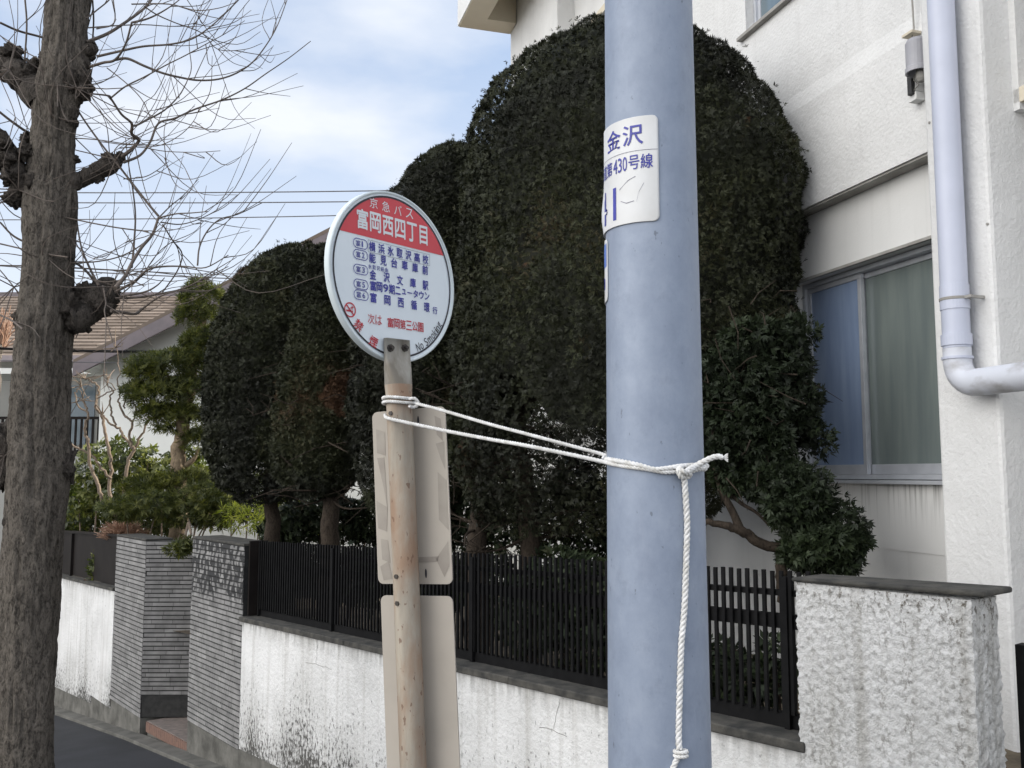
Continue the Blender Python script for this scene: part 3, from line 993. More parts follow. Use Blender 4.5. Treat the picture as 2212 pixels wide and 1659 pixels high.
def stroke(u0, v0, u1, v1, w_):
    dx, dz = u1 - u0, v1 - v0; l = math.hypot(dx, dz); nx, nz_ = -dz / l * w_, dx / l * w_
    lt.add([L1(u0 - nx, v0 - nz_), L1(u1 - nx, v1 - nz_), L1(u1 + nx, v1 + nz_), L1(u0 + nx, v0 + nz_)], [(0, 1, 2, 3)])
stroke(cu - .05, cv + .05, cu + .05, cv - .05, .008)
stroke(cu - .055, cv - .012, cu + .02, cv - .012, .010); stroke(cu + .028, cv - .012, cu + .04, cv - .012, .010)
stroke(cu + .03, cv + .005, cu + .03, cv + .045, .006); stroke(cu + .005, cv + .02, cu + .05, cv + .035, .005)
lt.cur = 3
phrase = 'No Smoking'
a_s, a_e = math.radians(-68.5), math.radians(-31.5)
wts = [1.15, .95, .5, .95, 1.4, .9, .85, .42, .9, .9]
tot = sum(wts); acc = 0
for ch, wt in zip(phrase, wts):
    a = a_s + (a_e - a_s) * (acc + wt / 2) / tot
    acc += wt
    if ch == ' ': continue
    rr = .885
    hgt = .10 if ch in 'NSk' else .074
    dv = 0
    if ch == 'i': hgt = .098
    if ch == 'g': hgt, dv = .098, -.02
    cxx, cvv = (rr + (.0 if ch in 'NSki' else .012) - 0) * math.cos(a), (rr + (.0 if ch in 'NSki' else .012)) * math.sin(a)
    ra = .88 + (-hgt / 2 + .045) - dv
    cxx, cvv = ra * math.cos(a), ra * math.sin(a)
    ww = (a_e - a_s) * .88 * wt / tot * .40
    put(lt, ch, cxx - ww, cxx + ww, cvv - hgt / 2, cvv + hgt / 2, L1, .002, a + math.pi / 2)
lt.cur = 4                                        # thin sticker outline round the first row
for (u0, v0, u1, v1) in ((-.425, .365, .585, .365), (-.425, .225, .585, .225), (-.425, .225, -.425, .365), (.585, .225, .585, .365)):
    stroke(u0, v0, u1, v1, .0028)
lt.build('lettering', [M_whl, M_blue, M_redl, M_blk, simple('sticker edge', (.36, .40, .44), (.32, .36, .40), 10, .5)], disc)


# pole: flattened at the top where the disc is bolted on
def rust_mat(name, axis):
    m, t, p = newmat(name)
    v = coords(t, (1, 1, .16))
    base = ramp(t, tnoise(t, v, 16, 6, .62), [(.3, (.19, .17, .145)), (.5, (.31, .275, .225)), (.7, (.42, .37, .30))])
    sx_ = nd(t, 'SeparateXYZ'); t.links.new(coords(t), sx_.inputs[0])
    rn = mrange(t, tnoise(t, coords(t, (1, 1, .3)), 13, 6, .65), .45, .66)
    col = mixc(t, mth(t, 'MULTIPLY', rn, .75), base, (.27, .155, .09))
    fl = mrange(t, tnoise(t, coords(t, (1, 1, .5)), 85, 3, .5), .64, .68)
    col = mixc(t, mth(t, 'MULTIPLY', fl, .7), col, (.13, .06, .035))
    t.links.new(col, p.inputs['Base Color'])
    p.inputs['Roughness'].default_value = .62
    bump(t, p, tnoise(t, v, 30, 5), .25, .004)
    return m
M_rust = rust_mat('rusty painted pole', 0)  # rust, plus reflected sunlight put into the warm colours
M_flat = simple('worn galvanised flat', (.42, .41, .38), (.20, .18, .15), 22, .5, .3, 60, .003, .2, (1, 1, .35))
M_panel = simple('warm lit beige panel back', (.44, .40, .35), (.38, .345, .30), 4, .6, .15, 20, .003)  # the beige carries warm reflected sunlight in the base colour
M_tape = simple('brown tape residue', (.27, .24, .21), (.34, .31, .27), 12, .5)
M_bolt = simple('dark bolt', (.035, .035, .04), (.08, .07, .06), 30, .45, metal=.5)
ax, ay = np.array([1.0, 0, 0]), np.cross(pdir, np.array([1.0, 0, 0]))
PR = .0335
b = MB()
n = 28
rings = []
zt_len = np.linalg.norm(ptop - pbot)
def pole_c(py):                                   # pole centre at picture row py
    t_ = (py - 733) / (1659 - 733)
    return ptop + (pbot - ptop) * t_
# orientation of the flattened end: parallel to the disc face
fx = DM[:, 0] - pdir * (DM[:, 0] @ pdir); fx /= np.linalg.norm(fx); fy = np.cross(pdir, fx)
secs = [(733, .0, 1), (775, .0, 1), (800, .35, 1), (835, .75, 1), (868, 1, 1)]
verts = []
full = [(rw_, k_) for rw_, k_, _ in secs] + [(1100, 1), (1400, 1), (1659, 1)]
for rw_, k_ in full:
    c = pole_c(rw_)
    hw, ht = .044 * (1 - k_) + PR * k_, .007 * (1 - k_) + PR * k_
    off = -fy * 0
    for q in range(n):
        a = 2 * math.pi * q / n
        e = 2 / (2 + 4 * (1 - k_))
        ca, sa = math.cos(a), math.sin(a)
        verts.append(rel(c) + fx * hw * np.sign(ca) * abs(ca) ** e + fy * ht * np.sign(sa) * abs(sa) ** e)
for q in range(n):
    a = 2 * math.pi * q / n
    verts.append(np.array([0, 0, 0]) + fx * PR * math.cos(a) + fy * PR * math.sin(a))
nr = len(full) + 1
fc = [(i * n + k, i * n + (k + 1) % n, (i + 1) * n + (k + 1) % n, (i + 1) * n + k) for i in range(nr - 1) for k in range(n)] + [tuple(range(n))]
mi = [1 if i < 3 else 0 for i in range(nr - 1) for k in range(n)] + [1]
b.add(verts, fc); b.m = mi
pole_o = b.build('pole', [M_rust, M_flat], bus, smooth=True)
for px in (842, 873):
    r = ray(px, 752); fo = pole_c(752) - fy * .0 ; nn_ = DM[:, 1]
    c = CAM + r * (((fo - nn_ * .0068 - CAM) @ nn_) / (r @ nn_))
    b = MB(); b.cyl(rel(c), rel(c - DM[:, 1] * .006), .010, 8); b.cyl(rel(c - DM[:, 1] * .004), rel(c - DM[:, 1] * .013), .0055, 6); b.build('bolt', M_bolt, bus)

# panels behind the pole, seen from the back
pnx = np.array([math.cos(R(-26)), math.sin(R(-26)), 0]); pnx -= pdir * (pnx @ pdir); pnx /= np.linalg.norm(pnx)
pny = np.cross(pdir, pnx)                          # away from the camera
POFF = PR + .012
def ppix(px, py, off=POFF):
    c = pole_c(1100) + pny * off
    r = ray(px, py); t_ = ((c - CAM) @ pny) / (r @ pny)
    p = CAM + r * t_ - pole_c(1100) - pny * off
    return p @ pnx, p @ pdir
def ppt(u, v, d): return rel(pole_c(1100) + pny * (POFF + d) + pnx * u + pdir * v)
def panel(corners):
    us = [ppix(*c) for c in corners]
    u0 = (us[0][0] + us[3][0]) / 2; u1 = (us[1][0] + us[2][0]) / 2
    v1 = (us[0][1] + us[1][1]) / 2; v0 = (us[2][1] + us[3][1]) / 2
    return u0, u1, v0, v1
def rounded(u0, u1, v0, v1, r, n_=5):
    o_ = []
    for cx_, cz_, s_ in ((u1 - r, v1 - r, 0), (u0 + r, v1 - r, 90), (u0 + r, v0 + r, 180), (u1 - r, v0 + r, 270)):
        for k in range(n_ + 1):
            a = math.radians(s_ + 90 * k / n_); o_.append((cx_ + r * math.cos(a), cz_ + r * math.sin(a)))
    return o_
up_ = panel([(804, 895), (960, 873), (978, 1258), (817, 1265)])
lo_ = panel([(822, 1289), (976, 1285), (994, 1659), (836, 1659)])
lo_ = (lo_[0], lo_[1], lo_[3] - .62, lo_[3])
for k, (u0, u1, v0, v1) in enumerate((up_, lo_)):
    pp = rounded(u0, u1, v0, v1, .016)
    m_ = len(pp)
    b = MB()
    b.add([ppt(u, v, 0) for u, v in pp] + [ppt(u, v, .004) for u, v in pp], [tuple(range(m_)), tuple(range(2 * m_ - 1, m_ - 1, -1))] + [(i, i + m_, (i + 1) % m_ + m_, (i + 1) % m_) for i in range(m_)])
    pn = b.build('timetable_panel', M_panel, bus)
    b = MB()
    H_, W_ = v1 - v0, u1 - u0
    if k == 0:
        quads = [((.05, .90), (.17, .88), (.17, .74), (.05, .76)), ((.05, .73), (.15, .73), (.17, .42), (.13, .55)), ((.02, .48), (.17, .44), (.15, .30), (.03, .32)),
                 ((.06, .26), (.16, .25), (.18, .12), (.07, .14)), ((.04, .10), (.16, .13), (.2, .03), (.08, .02)),
                 ((.86, .95), (.94, .93), (.96, .80), (.88, .84)), ((.86, .79), (.97, .80), (.97, .64), (.92, .70)), ((.87, .63), (.98, .58), (.98, .30), (.86, .36)),
                 ((.80, .14), (.97, .24), (.97, .10), (.9, .04)), ((.5, .15), (.84, .155), (.82, .125), (.5, .12))]
        for q in quads:
            b = MB(); b.add([ppt(u0 + W_ * a, v0 + H_ * c, -.0009) for a, c in q], [(0, 1, 2, 3)]); b.build('tape_residue', M_tape, pn)
    b = MB()
    for (a, c) in (((.64, .93), (.66, .06)) if k == 0 else ()):
        uu, v_ = u0 + W_ * a, v0 + H_ * c
        b = MB(); b.add([ppt(uu + .003 * math.cos(t_), v_ + .012 * math.sin(t_), -.0012) for t_ in np.linspace(0, 2 * math.pi, 12, endpoint=False)], [tuple(range(12))]); b.build('bolt_slot', M_blk, pn)
for (px, py) in ((846, 893), (858, 1245), (860, 1303)):
    c = pole_c(py)
    r = ray(px, py); d_ = (c - pny * (PR - .004) - CAM) @ pny / (r @ pny)
    c = CAM + r * d_
    b = MB(); b.cyl(rel(c + pny * .014), rel(c - pny * .0005), .0095, 10); b.cyl(rel(c - pny * .0005), rel(c - pny * .007), .006, 6); b.build('bolt', M_bolt, bus)
b = MB(); b.lathe([(.17, -.05), (.17, .05), (.14, .08), (.04, .085)], (0, 0, 0), 28); b.build('base', M_kerb, bus)


# ------------------------------------------------------------------ utility pole
UD = 2.0
ux = P(1412.5, 830, UD)[0]
UB = np.array([ux, UD, 0.0])   # local z = height above the camera's ground
upo = empty('utility_pole', 'blue grey galvanised steel pole with a curved white number plate', 'utility pole', UB, 0)
def ur(z): return .1068 + (z - .89) * (.0978 - .1068) / (2.57 - .89)
def pole_mat():
    m, t, p = newmat('blue grey galvanised pole')
    v = coords(t)
    c_ = ramp(t, tnoise(t, coords(t, (1, 1, .7)), 13, 9, .74), [(.30, (.205, .245, .325)), (.5, (.24, .285, .37)), (.70, (.28, .325, .41))])
    bl = mrange(t, tnoise(t, coords(t, (1, 1, .8), (5, 1, 2)), 19, 7, .75), .55, .70)
    c_ = mixc(t, mth(t, 'MULTIPLY', bl, .38), c_, (.15, .18, .235))
    sc_ = mrange(t, tnoise(t, coords(t, (1, 1, .12), (3, 1, 0)), 24, 5, .7), .60, .74)
    c_ = mixc(t, mth(t, 'MULTIPLY', sc_, .4), c_, (.30, .34, .42))
    fl = mrange(t, tnoise(t, coords(t, (1, 1, .5)), 85, 3, .5), .70, .74)
    c_ = mixc(t, mth(t, 'MULTIPLY', fl, .55), c_, (.07, .08, .10))
    t.links.new(c_, p.inputs['Base Color'])
    t.links.new(mrange(t, tnoise(t, v, 14, 5), .3, .7, .42, .62), p.inputs['Roughness'])
    p.inputs['Metallic'].default_value = .12
    bump(t, p, tnoise(t, v, 60, 5), .12, .003)
    return m
b = MB()
zz = np.linspace(-.3, 5.2, 30)
b.tube([(0, 0, z) for z in zz], [ur(z) for z in zz], 72)
b.build('pole_shaft', pole_mat(), upo, smooth=True)
aview = math.atan2(-UD, -ux)                       # direction from the pole to the camera
def cylpt(deg, z, lift): # deg: 0 faces the camera, negative to the left in the picture
    a = aview + math.radians(deg)
    r = ur(z) + lift
    return np.array([r * math.cos(a), r * math.sin(a), z])
def uz(py, px=1412): 
    q = P(px, py, UD - .1); return q[2]
pz1, pz0 = uz(249), uz(478)
a_l, a_r = -118, 9.5
def plate(z0, z1, al, ar, lift, mat, name, bulge=False):
    b = MB(); nu, nv = 48, 24
    fr_ = [0, .004, .009, .016, .025, .036, .05] + list(np.linspace(.07, .93, nv - 13)) + [.95, .964, .975, .984, .991, .996, 1]
    vv, ff = [], []
    rc = .012
    for j in range(nv + 1):
        for i in range(nu + 1):
            z = z0 + (z1 - z0) * fr_[j]
            ins = 0
            for zc in (z0, z1):
                dd = rc - abs(z - zc)
                if dd > 0: ins = rc - math.sqrt(max(0, rc * rc - dd * dd))
            a = al + (ar - math.degrees(ins / .1) - al) * i / nu
            lf = lift
            if bulge and a < -72:
                w_ = fr_[j]
                lf += .012 * max(0, (-72 - a) / 40) * math.exp(-((w_ - .2) / .18) ** 2)
            vv.append(cylpt(a, z, lf))
    for j in range(nv):
        for i in range(nu):
            q = j * (nu + 1) + i; ff.append((q, q + 1, q + nu + 2, q + nu + 1))
    b.add(vv, ff)
    ob = b.build(name, mat, upo, smooth=True)
    sm = ob.modifiers.new('sheet', 'SOLIDIFY'); sm.thickness = .0016; sm.offset = 0
    return ob
M_plate = simple('white number plate', (.66, .67, .68), (.56, .56, .55), 6, .4)
plt = plate(pz0, pz1, a_l, a_r, .0025, M_plate, 'number_plate', True)
lt = MB(); lt.cur = 0
PH = pz1 - pz0
def CP(u, v, l=0.0): return cylpt(u, v, .0042 + l)
def pv(f): return pz0 + PH * f
put(lt, '沢', -34.0, -8.5, pv(.735), pv(.925), CP, .008)
put(lt, '金', -63, -38, pv(.735), pv(.925), CP, .008)
z_a, z_b = pv(.50), pv(.635)
for ch, a0, a1 in (('線', -11.5, 2.5), ('号', -26.5, -13.2), ('0', -34.6, -28.6), ('3', -41.8, -36.0), ('4', -50, -43), ('第', -64.5, -52.5), ('道', -79, -66)):
    put(lt, ch, a0, a1, z_a, z_b, CP, .006)
def qd(a0, a1, z0, z1): lt.add([CP(a0, z0), CP(a1, z0), CP(a1, z1), CP(a0, z1)], [(0, 1, 2, 3)])
qd(-51, -45.5, pv(.06), pv(.37))
put(lt, '4', -92, -66, pv(.06), pv(.37), CP, .01)
lt.cur = 1
for k in range(24):
    a0 = -100 + k * (109 / 24); qd(a0, a0 + 109 / 24 + .01, pv(.672), pv(.676))
# scratches
for pp in (((-8, .36), (-14, .28), (-17, .19)), ((-40, .33), (-28, .40), (-18, .43)), ((-38, .22), (-30, .19), (-20, .20))):
    for (a0, v0), (a1, v1) in zip(pp[:-1], pp[1:]):
        lt.add([CP(a0, pv(v0)), CP(a1, pv(v1)), CP(a1, pv(v1 + .006)), CP(a0, pv(v0 + .006))], [(0, 1, 2, 3)])
lt.build('lettering', [M_blue, simple('plate line', (.16, .16, .22), (.2, .2, .25), 20, .6)], plt)
p2a, p2b = uz(635), uz(495)
p2 = plate(p2a, p2b, -140, -68, .002, M_plate, 'band_label')
lt = MB()
def CQ(u, v): return cylpt(u, v, .0036)
def qd2(a0, a1, z0, z1): 
    for k in range(4):
        c0, c1 = a0 + (a1 - a0) * k / 4, a0 + (a1 - a0) * (k + 1) / 4
        lt.add([CQ(c0, z0), CQ(c1, z0), CQ(c1, z1), CQ(c0, z1)], [(0, 1, 2, 3)])
qd2(-110, -70, uz(557), uz(505)); lt.cur = 1
qd2(-82, -77, uz(606), uz(582)); qd2(-90, -78, uz(586), uz(582))
lt.build('lettering', [simple('mid blue ink', (.10, .18, .52), (.12, .2, .5), 20, .5), M_blue], p2)


# ------------------------------------------------------------------ rope
def smooth_path(pts, n=10):
    pts = [np.asarray(p, float) for p in pts]
    q = [2 * pts[0] - pts[1]] + pts + [2 * pts[-1] - pts[-2]]
    o_ = []
    for i in range(1, len(q) - 2):
        for k in range(n):
            t = k / n
            o_.append(.5 * ((2 * q[i]) + (-q[i - 1] + q[i + 1]) * t + (2 * q[i - 1] - 5 * q[i] + 4 * q[i + 1] - q[i + 2]) * t ** 2 + (-q[i - 1] + 3 * q[i] - 3 * q[i + 1] + q[i + 2]) * t ** 3))
    o_.append(pts[-1])
    return o_


def twist(b, pts, rad, pitch=.032, strands=3, n=7, ph=0.0):
    p = smooth_path(pts, 14)
    # resample evenly
    d = np.concatenate([[0], np.cumsum([np.linalg.norm(p[i + 1] - p[i]) for i in range(len(p) - 1)])])
    m = max(4, int(d[-1] / (pitch / 9)))
    ss = np.linspace(0, d[-1], m)
    A = np.array(p)
    Q = np.stack([np.interp(ss, d, A[:, k]) for k in range(3)], 1)
    prev = None
    U, V = [], []
    for i in range(m):
        t = Q[min(i + 1, m - 1)] - Q[max(i - 1, 0)]; t /= np.linalg.norm(t)
        if prev is None:
            a = np.array([0, 0, 1.0]) if abs(t[2]) < .9 else np.array([1.0, 0, 0])
            u = np.cross(t, a)
        else: u = prev - t * (prev @ t)
        u /= np.linalg.norm(u); prev = u
        U.append(u); V.append(np.cross(t, u))
    U, V = np.array(U), np.array(V)
    for s_ in range(strands):
        th = 2 * math.pi * ss / pitch + 2 * math.pi * s_ / strands + ph
        path = Q + (U * np.cos(th)[:, None] + V * np.sin(th)[:, None]) * rad * .5
        b.tube(path, rad * .56, n)


RO = UB + np.array([0, 0, 1.35])
rope = empty('white_rope', 'white twisted rope tying the bus stop sign to the steel pole', 'rope', RO, 0)
def rr(p): return np.asarray(p) - RO
def onpole(px, py, lift=.006):                     # where the sight line meets the pole's surface
    r = ray(px, py); o_ = CAM - UB
    rad = .104 + lift
    A_ = r[0] ** 2 + r[1] ** 2; B_ = 2 * (o_[0] * r[0] + o_[1] * r[1]); C_ = o_[0] ** 2 + o_[1] ** 2 - rad ** 2
    dd = B_ * B_ - 4 * A_ * C_
    t = (-B_ - math.sqrt(max(dd, 0))) / (2 * A_)
    return CAM + r * t
z3 = lambda x, y: ((840 + x / 5.53) / 1.085, (900 + y / 5.53) / 1.085)
z4 = lambda x, y: ((1380 + x / 5.53) / 1.085, (1020 + y / 5.53) / 1.085)
# loops round the sign pole
b = MB()
for row_, rad_ in ((866, .0042), (876, .0042)):
    c = pole_c(row_)
    lp = [rr(c + (ax * math.cos(a) + np.array([0, 1.0, 0]) * math.sin(a)) * (PR + .0075) + np.array([0, 0, .002 * math.sin(2 * a)])) for a in np.linspace(0, 2 * math.pi, 26)]
    twist(b, lp, rad_, .02)
kn = P(*z3(735, 245), 2.345)
twist(b, [rr(kn + np.array(q) * .012) for q in ((-1.2, -.3, .8), (-.2, -.8, .9), (.6, -.3, .2), (.3, .6, -.6), (-.6, .3, -.9), (-1.2, -.4, -.7))], .0042, .02)
b.build('sign_loop', M_rope, rope, smooth=True)
b = MB()
twist(b, [rr(P(*z3(745, 250), 2.345)), rr(P(*z3(1120, 350), 2.28)), rr(P(*z3(1700, 520), 2.18)), rr(P(*z3(2212, 655), 2.10)), rr(P(*z4(100, 225), 2.035)), rr(P(*z4(230, 262), 2.01)), rr(P(1330, 985, 2.06))], .0042, .022)
b.build('upper_strand', M_rope, rope, smooth=True)
b = MB()
pl_ = [P(*z3(345, 400), 2.40), P(*z3(390, 445), 2.345), P(*z3(700, 515), 2.31), P(*z3(1150, 610), 2.25), P(*z3(1700, 715), 2.15), P(*z3(2212, 805), 2.06), P(*z4(110, 325), 1.985)]
pl_ += [onpole(*z4(x, y), .005) for x, y in ((300, 372), (520, 410), (750, 440), (980, 478), (1180, 470))]
twist(b, [rr(p) for p in pl_], .0046, .024)
b.build('lower_strand', M_rope, rope, smooth=True)
b = MB()
twist(b, [rr(onpole(*z4(x, y), .006)) for x, y in ((222, 305), (400, 335), (640, 385), (840, 440), (1000, 430), (1200, 400), (1390, 390), (1460, 405))], .0052, .026)
a_ = [aview + math.radians(q) for q in (78, 100, 130, 170, 210, 245, 265, 276)]
zz_ = onpole(*z4(1460, 405))[2]
twist(b, [rr(UB + np.array([.1095 * math.cos(q), .1095 * math.sin(q), zz_ + (.02 * k / 7)])) for k, q in enumerate(a_)], .005, .026)
b.build('pole_wrap', M_rope, rope, smooth=True)
b = MB()
k0 = onpole(*z4(1200, 470), .01)
vd = k0 - CAM; vd /= np.linalg.norm(vd)
def kp(x, y, tow): return rr(onpole(*z4(x, y), .006) - vd * tow)
twist(b, [kp(1170, 425, .002), kp(1165, 470, .012), kp(1195, 540, .012), kp(1250, 545, .006), kp(1310, 525, .008), kp(1290, 495, .014), kp(1215, 490, .014), kp(1175, 440, .006)], .0056, .026)
twist(b, [kp(1180, 420, .008), kp(1215, 470, .018), kp(1280, 470, .016), kp(1360, 425, .012)], .006, .026)
twist(b, [kp(1330, 470, .004), kp(1420, 440, .008), rr(P(*z4(1500, 440), 1.93)), rr(P(*z4(1510, 410), 1.95))], .005, .026)
b.build('knot', M_rope, rope, smooth=True)
b = MB()
twist(b, [kp(1270, 465, .018), kp(1380, 400, .014), rr(P(*z4(1500, 335), 1.90)), rr(P(*z4(1640, 280), 1.90)), rr(P(*z4(1735, 285), 1.90))], .0062, .03)
for q in range(14):
    e = P(*z4(1735, 288), 1.90)
    b.tube([rr(e), rr(e + np.array([.010, random.uniform(-.006, .006), random.uniform(-.009, .008)]))], .0011, 4)
b.build('free_end', M_rope, rope, smooth=True)
z5_ = lambda x, y: ((1380 + x / 3.455) / 1.085, (1320 + y / 3.455) / 1.085)
tail = [onpole(*z4(1235, 560), .010), onpole(*z4(1245, 640), .007)] + [onpole(*z4(x, y), .0065) for x, y in ((1262, 900), (1275, 1150), (1268, 1450))] + [onpole(*z5_(x, y), .0065) for x, y in ((775, 350), (752, 620), (742, 850), (733, 1150), (728, 1400), (733, 1510))]
b = MB(); twist(b, [rr(p) for p in tail], .0064, .034)
tl = b.build('hanging_tail', M_rope, rope, smooth=True)
b = MB(); e = onpole(*z5_(745, 1540), .009); hv = np.array([math.cos(aview + math.pi / 2), math.sin(aview + math.pi / 2), 0])
for dz_ in (-.004, .004): twist(b, [rr(e + hv * (.012 * math.cos(a)) - vd * .010 * math.sin(a) + np.array([0, 0, dz_])) for a in np.linspace(0, 2 * math.pi, 14)], .004, .02)
b.build('end_wrap', M_rope, tl, smooth=True)
b = MB(); twist(b, [rr(onpole(*z5_(725, 1560), .007)), rr(onpole(*z5_(690, 1640), .007)), rr(onpole(*z5_(660, 1720), .007)), rr(onpole(*z5_(640, 1800), .007))], .0058, .03)
b.build('tail_tip', M_rope, tl, smooth=True)

# ====PART2====
# ------------------------------------------------------------------ foliage
def norm(a): return a / (np.linalg.norm(a, axis=-1, keepdims=True) + 1e-9)


def leaves(name, mat, pts, nrm, size, parent, org, k=5, spread=70, elong=3.0, jit=.5, out_=.6, tint=None, size_var=.35, seed=1, extra=None):
    rng = np.random.default_rng(seed)
    M = len(pts)
    n = norm(nrm + jit * rng.normal(size=(M, 3)))
    r_ = norm(rng.normal(size=(M, 3)))
    t = norm(np.cross(n, r_))
    d0 = norm(n * out_ + t * (1.0 - out_ * .5))
    bi = norm(np.cross(n, d0))
    up = np.cross(d0, bi)
    sz = size * (1 + size_var * rng.uniform(-1, 1, M))
    ph = np.radians(np.linspace(-spread, spread, k))[None, :] + rng.normal(size=(M, k)) * .16
    c, s = np.cos(ph)[..., None], np.sin(ph)[..., None]
    d = c * d0[:, None] + s * bi[:, None]
    wv = -s * d0[:, None] + c * bi[:, None]
    L = (sz[:, None] * rng.uniform(.65, 1.1, (M, k)) * (1 - .25 * np.abs(np.linspace(-1, 1, k))))[..., None]
    W = L / elong
    lift = up[:, None] * (rng.normal(size=(M, k))[..., None] * .16) * L
    b0 = pts[:, None] + d * L * .04
    m1 = pts[:, None] + d * L * .5 + wv * W * .5 + lift * .4
    tp = pts[:, None] + d * L + lift
    m2 = pts[:, None] + d * L * .5 - wv * W * .5 + lift * .4
    V = np.stack([b0, m1, tp, m2], 2).reshape(-1, 3) - np.asarray(org)
    nq = M * k
    if tint is None: tint = rng.uniform(.1, .9, M)
    T = np.repeat(np.clip(tint, 0, 1), k * 4)
    F = np.arange(nq * 4).reshape(-1, 4)
    if extra is not None:
        ev, ef = extra
        ev = np.asarray(ev) - np.asarray(org)
        F2 = np.asarray(ef) + len(V)
        V = np.concatenate([V, ev]); F = np.concatenate([F, F2]); T = np.concatenate([T, np.full(len(ev), .2)])
    me = bpy.data.meshes.new(name)
    me.vertices.add(len(V)); me.vertices.foreach_set('co', V.astype(np.float32).ravel())
    me.loops.add(F.size); me.loops.foreach_set('vertex_index', F.astype(np.int32).ravel())
    me.polygons.add(len(F)); me.polygons.foreach_set('loop_start', np.arange(0, F.size, 4, dtype=np.int32))
    me.polygons.foreach_set('loop_total', np.full(len(F), 4, dtype=np.int32))
    me.materials.append(mat)
    at = me.attributes.new('tint', 'FLOAT', 'POINT'); at.data.foreach_set('value', T.astype(np.float32))
    me.update(calc_edges=True)
    o = bpy.data.objects.new(name, me); C.objects.link(o)
    o.parent = parent
    return o


def profile(rows, d, dz=.9):
    # rows of (picture row, left, right) -> heights, centres, radii of a clipped crown d metres away
    zs, cx, rd = [], [], []
    for (y, a, c) in rows:
        p, q = P(a, y, d), P(c, y, d)
        zs.append(p[2]); cx.append((p[0] + q[0]) / 2); rd.append((q[0] - p[0]) / 2)
    o_ = np.argsort(zs)
    return np.array(zs)[o_], np.array(cx)[o_], np.array(rd)[o_]


def clipped_crown(root, org, rows, d, count, size, mat, seed, squash=.85, lump=.030, dens=None, core_from=None, hole=1.75, rows_in=.36, k=6, yc=None, lit_tone=0.0):
    rng = np.random.default_rng(seed)
    zs, cx, rd = profile(rows, d)
    yc = d if yc is None else yc
    zz = np.linspace(zs[0], zs[-1], 400)
    rr_, cc = np.interp(zz, zs, rd), np.interp(zz, zs, cx)
    dr = np.gradient(rr_, zz)
    wgt = rr_ * np.sqrt(1 + np.minimum(dr, 6) ** 2) + .02
    if dens is not None: wgt = wgt * np.interp(zz, *dens)
    cdf = np.cumsum(wgt); cdf /= cdf[-1]
    M = int(count * 1.2)
    u = rng.uniform(0, 1, M)
    z = np.interp(u, cdf, zz)
    th = rng.uniform(0, 2 * math.pi, M)
    # most needles where the street can see them
    keep = rng.uniform(0, 1, M) < np.where((np.sin(th) < .35) | (z < zs[0] + .45 * (zs[-1] - zs[0])), 1.0, .45)
    z, th = z[keep], th[keep]
    r = np.interp(z, zz, rr_); c = np.interp(z, zz, cc); sl = np.interp(z, zz, dr)
    dirv = np.stack([np.cos(th), np.sin(th) * squash, np.zeros_like(th)], 1)
    n = norm(np.stack([np.cos(th), np.sin(th), -np.clip(sl, -5, 3)], 1))
    p = np.stack([c, np.full_like(z, yc), z], 1) + dirv * r[:, None]
    nn = noise3(p, 9, seed) * .55 + noise3(p, 21, seed + 1) * .6
    inner = rng.uniform(0, 1, len(p)) < rows_in
    depth_in = np.where(inner, rng.uniform(.05, .30, len(p)), rng.uniform(0, .03, len(p)))
    nn = nn + .8 * noise3(p * np.array([1, 1, 2.6]), 10, seed + 11)
    stray = np.where(rng.uniform(0, 1, len(p)) < .012, rng.uniform(.01, .06, len(p)), 0)
    p = p + n * (lump * nn - .022 + stray)[:, None] - n * (depth_in * np.minimum(r, .6))[:, None]
    keep = noise3(p, 5.5, seed + 2) < hole
    if dens is not None:                            # ragged openings where the crown thins out
        dn = np.interp(z, *dens)
        keep &= noise3(p, 7.5, seed + 5) < .2 + 1.6 * dn
    p, n, nn = p[keep], n[keep], nn[keep]
    ti = .36 + lit_tone + .20 * noise3(p, 3.2, seed + 3) + .12 * noise3(p, 11, seed + 9) + rng.uniform(-.16, .16, len(p))
    ti = np.where(noise3(p, 6.5, seed + 4) > 1.25, ti + .45, ti)
    extra = None
    if core_from is not None:
        a, nz_, nt_ = core_from, 34, 30
        zc = np.linspace(max(zs[0], a), zs[-1] - .07, nz_)
        wav = .22 * np.sin(np.arange(nt_) * 2 * math.pi / nt_ * 3 + seed) + .13 * np.sin(np.arange(nt_) * 2 * math.pi / nt_ * 7)
        V = []
        for h in zc:
            R_ = max(np.interp(h, zz, rr_) * .88 - .05, .01); x_ = np.interp(h, zz, cc)
            for q in range(nt_):
                t = 2 * math.pi * q / nt_
                V.append((x_ + R_ * math.cos(t), yc + R_ * squash * math.sin(t), h + wav[q] * max(0, 1 - (h - zc[0]) / .6)))
        Fq = [(i * nt_ + q, i * nt_ + (q + 1) % nt_, (i + 1) * nt_ + (q + 1) % nt_, (i + 1) * nt_ + q) for i in range(nz_ - 1) for q in range(nt_)]
        extra = (V, Fq)
    return leaves('crown', mat, p, n, size, root, org, k=k, elong=4.3, jit=.42, out_=.62, tint=ti, seed=seed + 6, extra=extra)


def limb(root, org, pts, rads, mat, name='branch', n=9, wob=.0):
    b = MB()
    pp = smooth_path(pts, 6)
    m = len(pp)
    rad = np.interp(np.linspace(0, 1, m), np.linspace(0, 1, len(rads)), rads)
    if wob:
        rng = np.random.default_rng(int(abs(pts[0][0]) * 1000) + 3)
        pp = [q + rng.normal(size=3) * wob for q in pp]
    b.tube([q - np.asarray(org) for q in pp], rad, n)
    return b.build(name, mat, root, smooth=True)


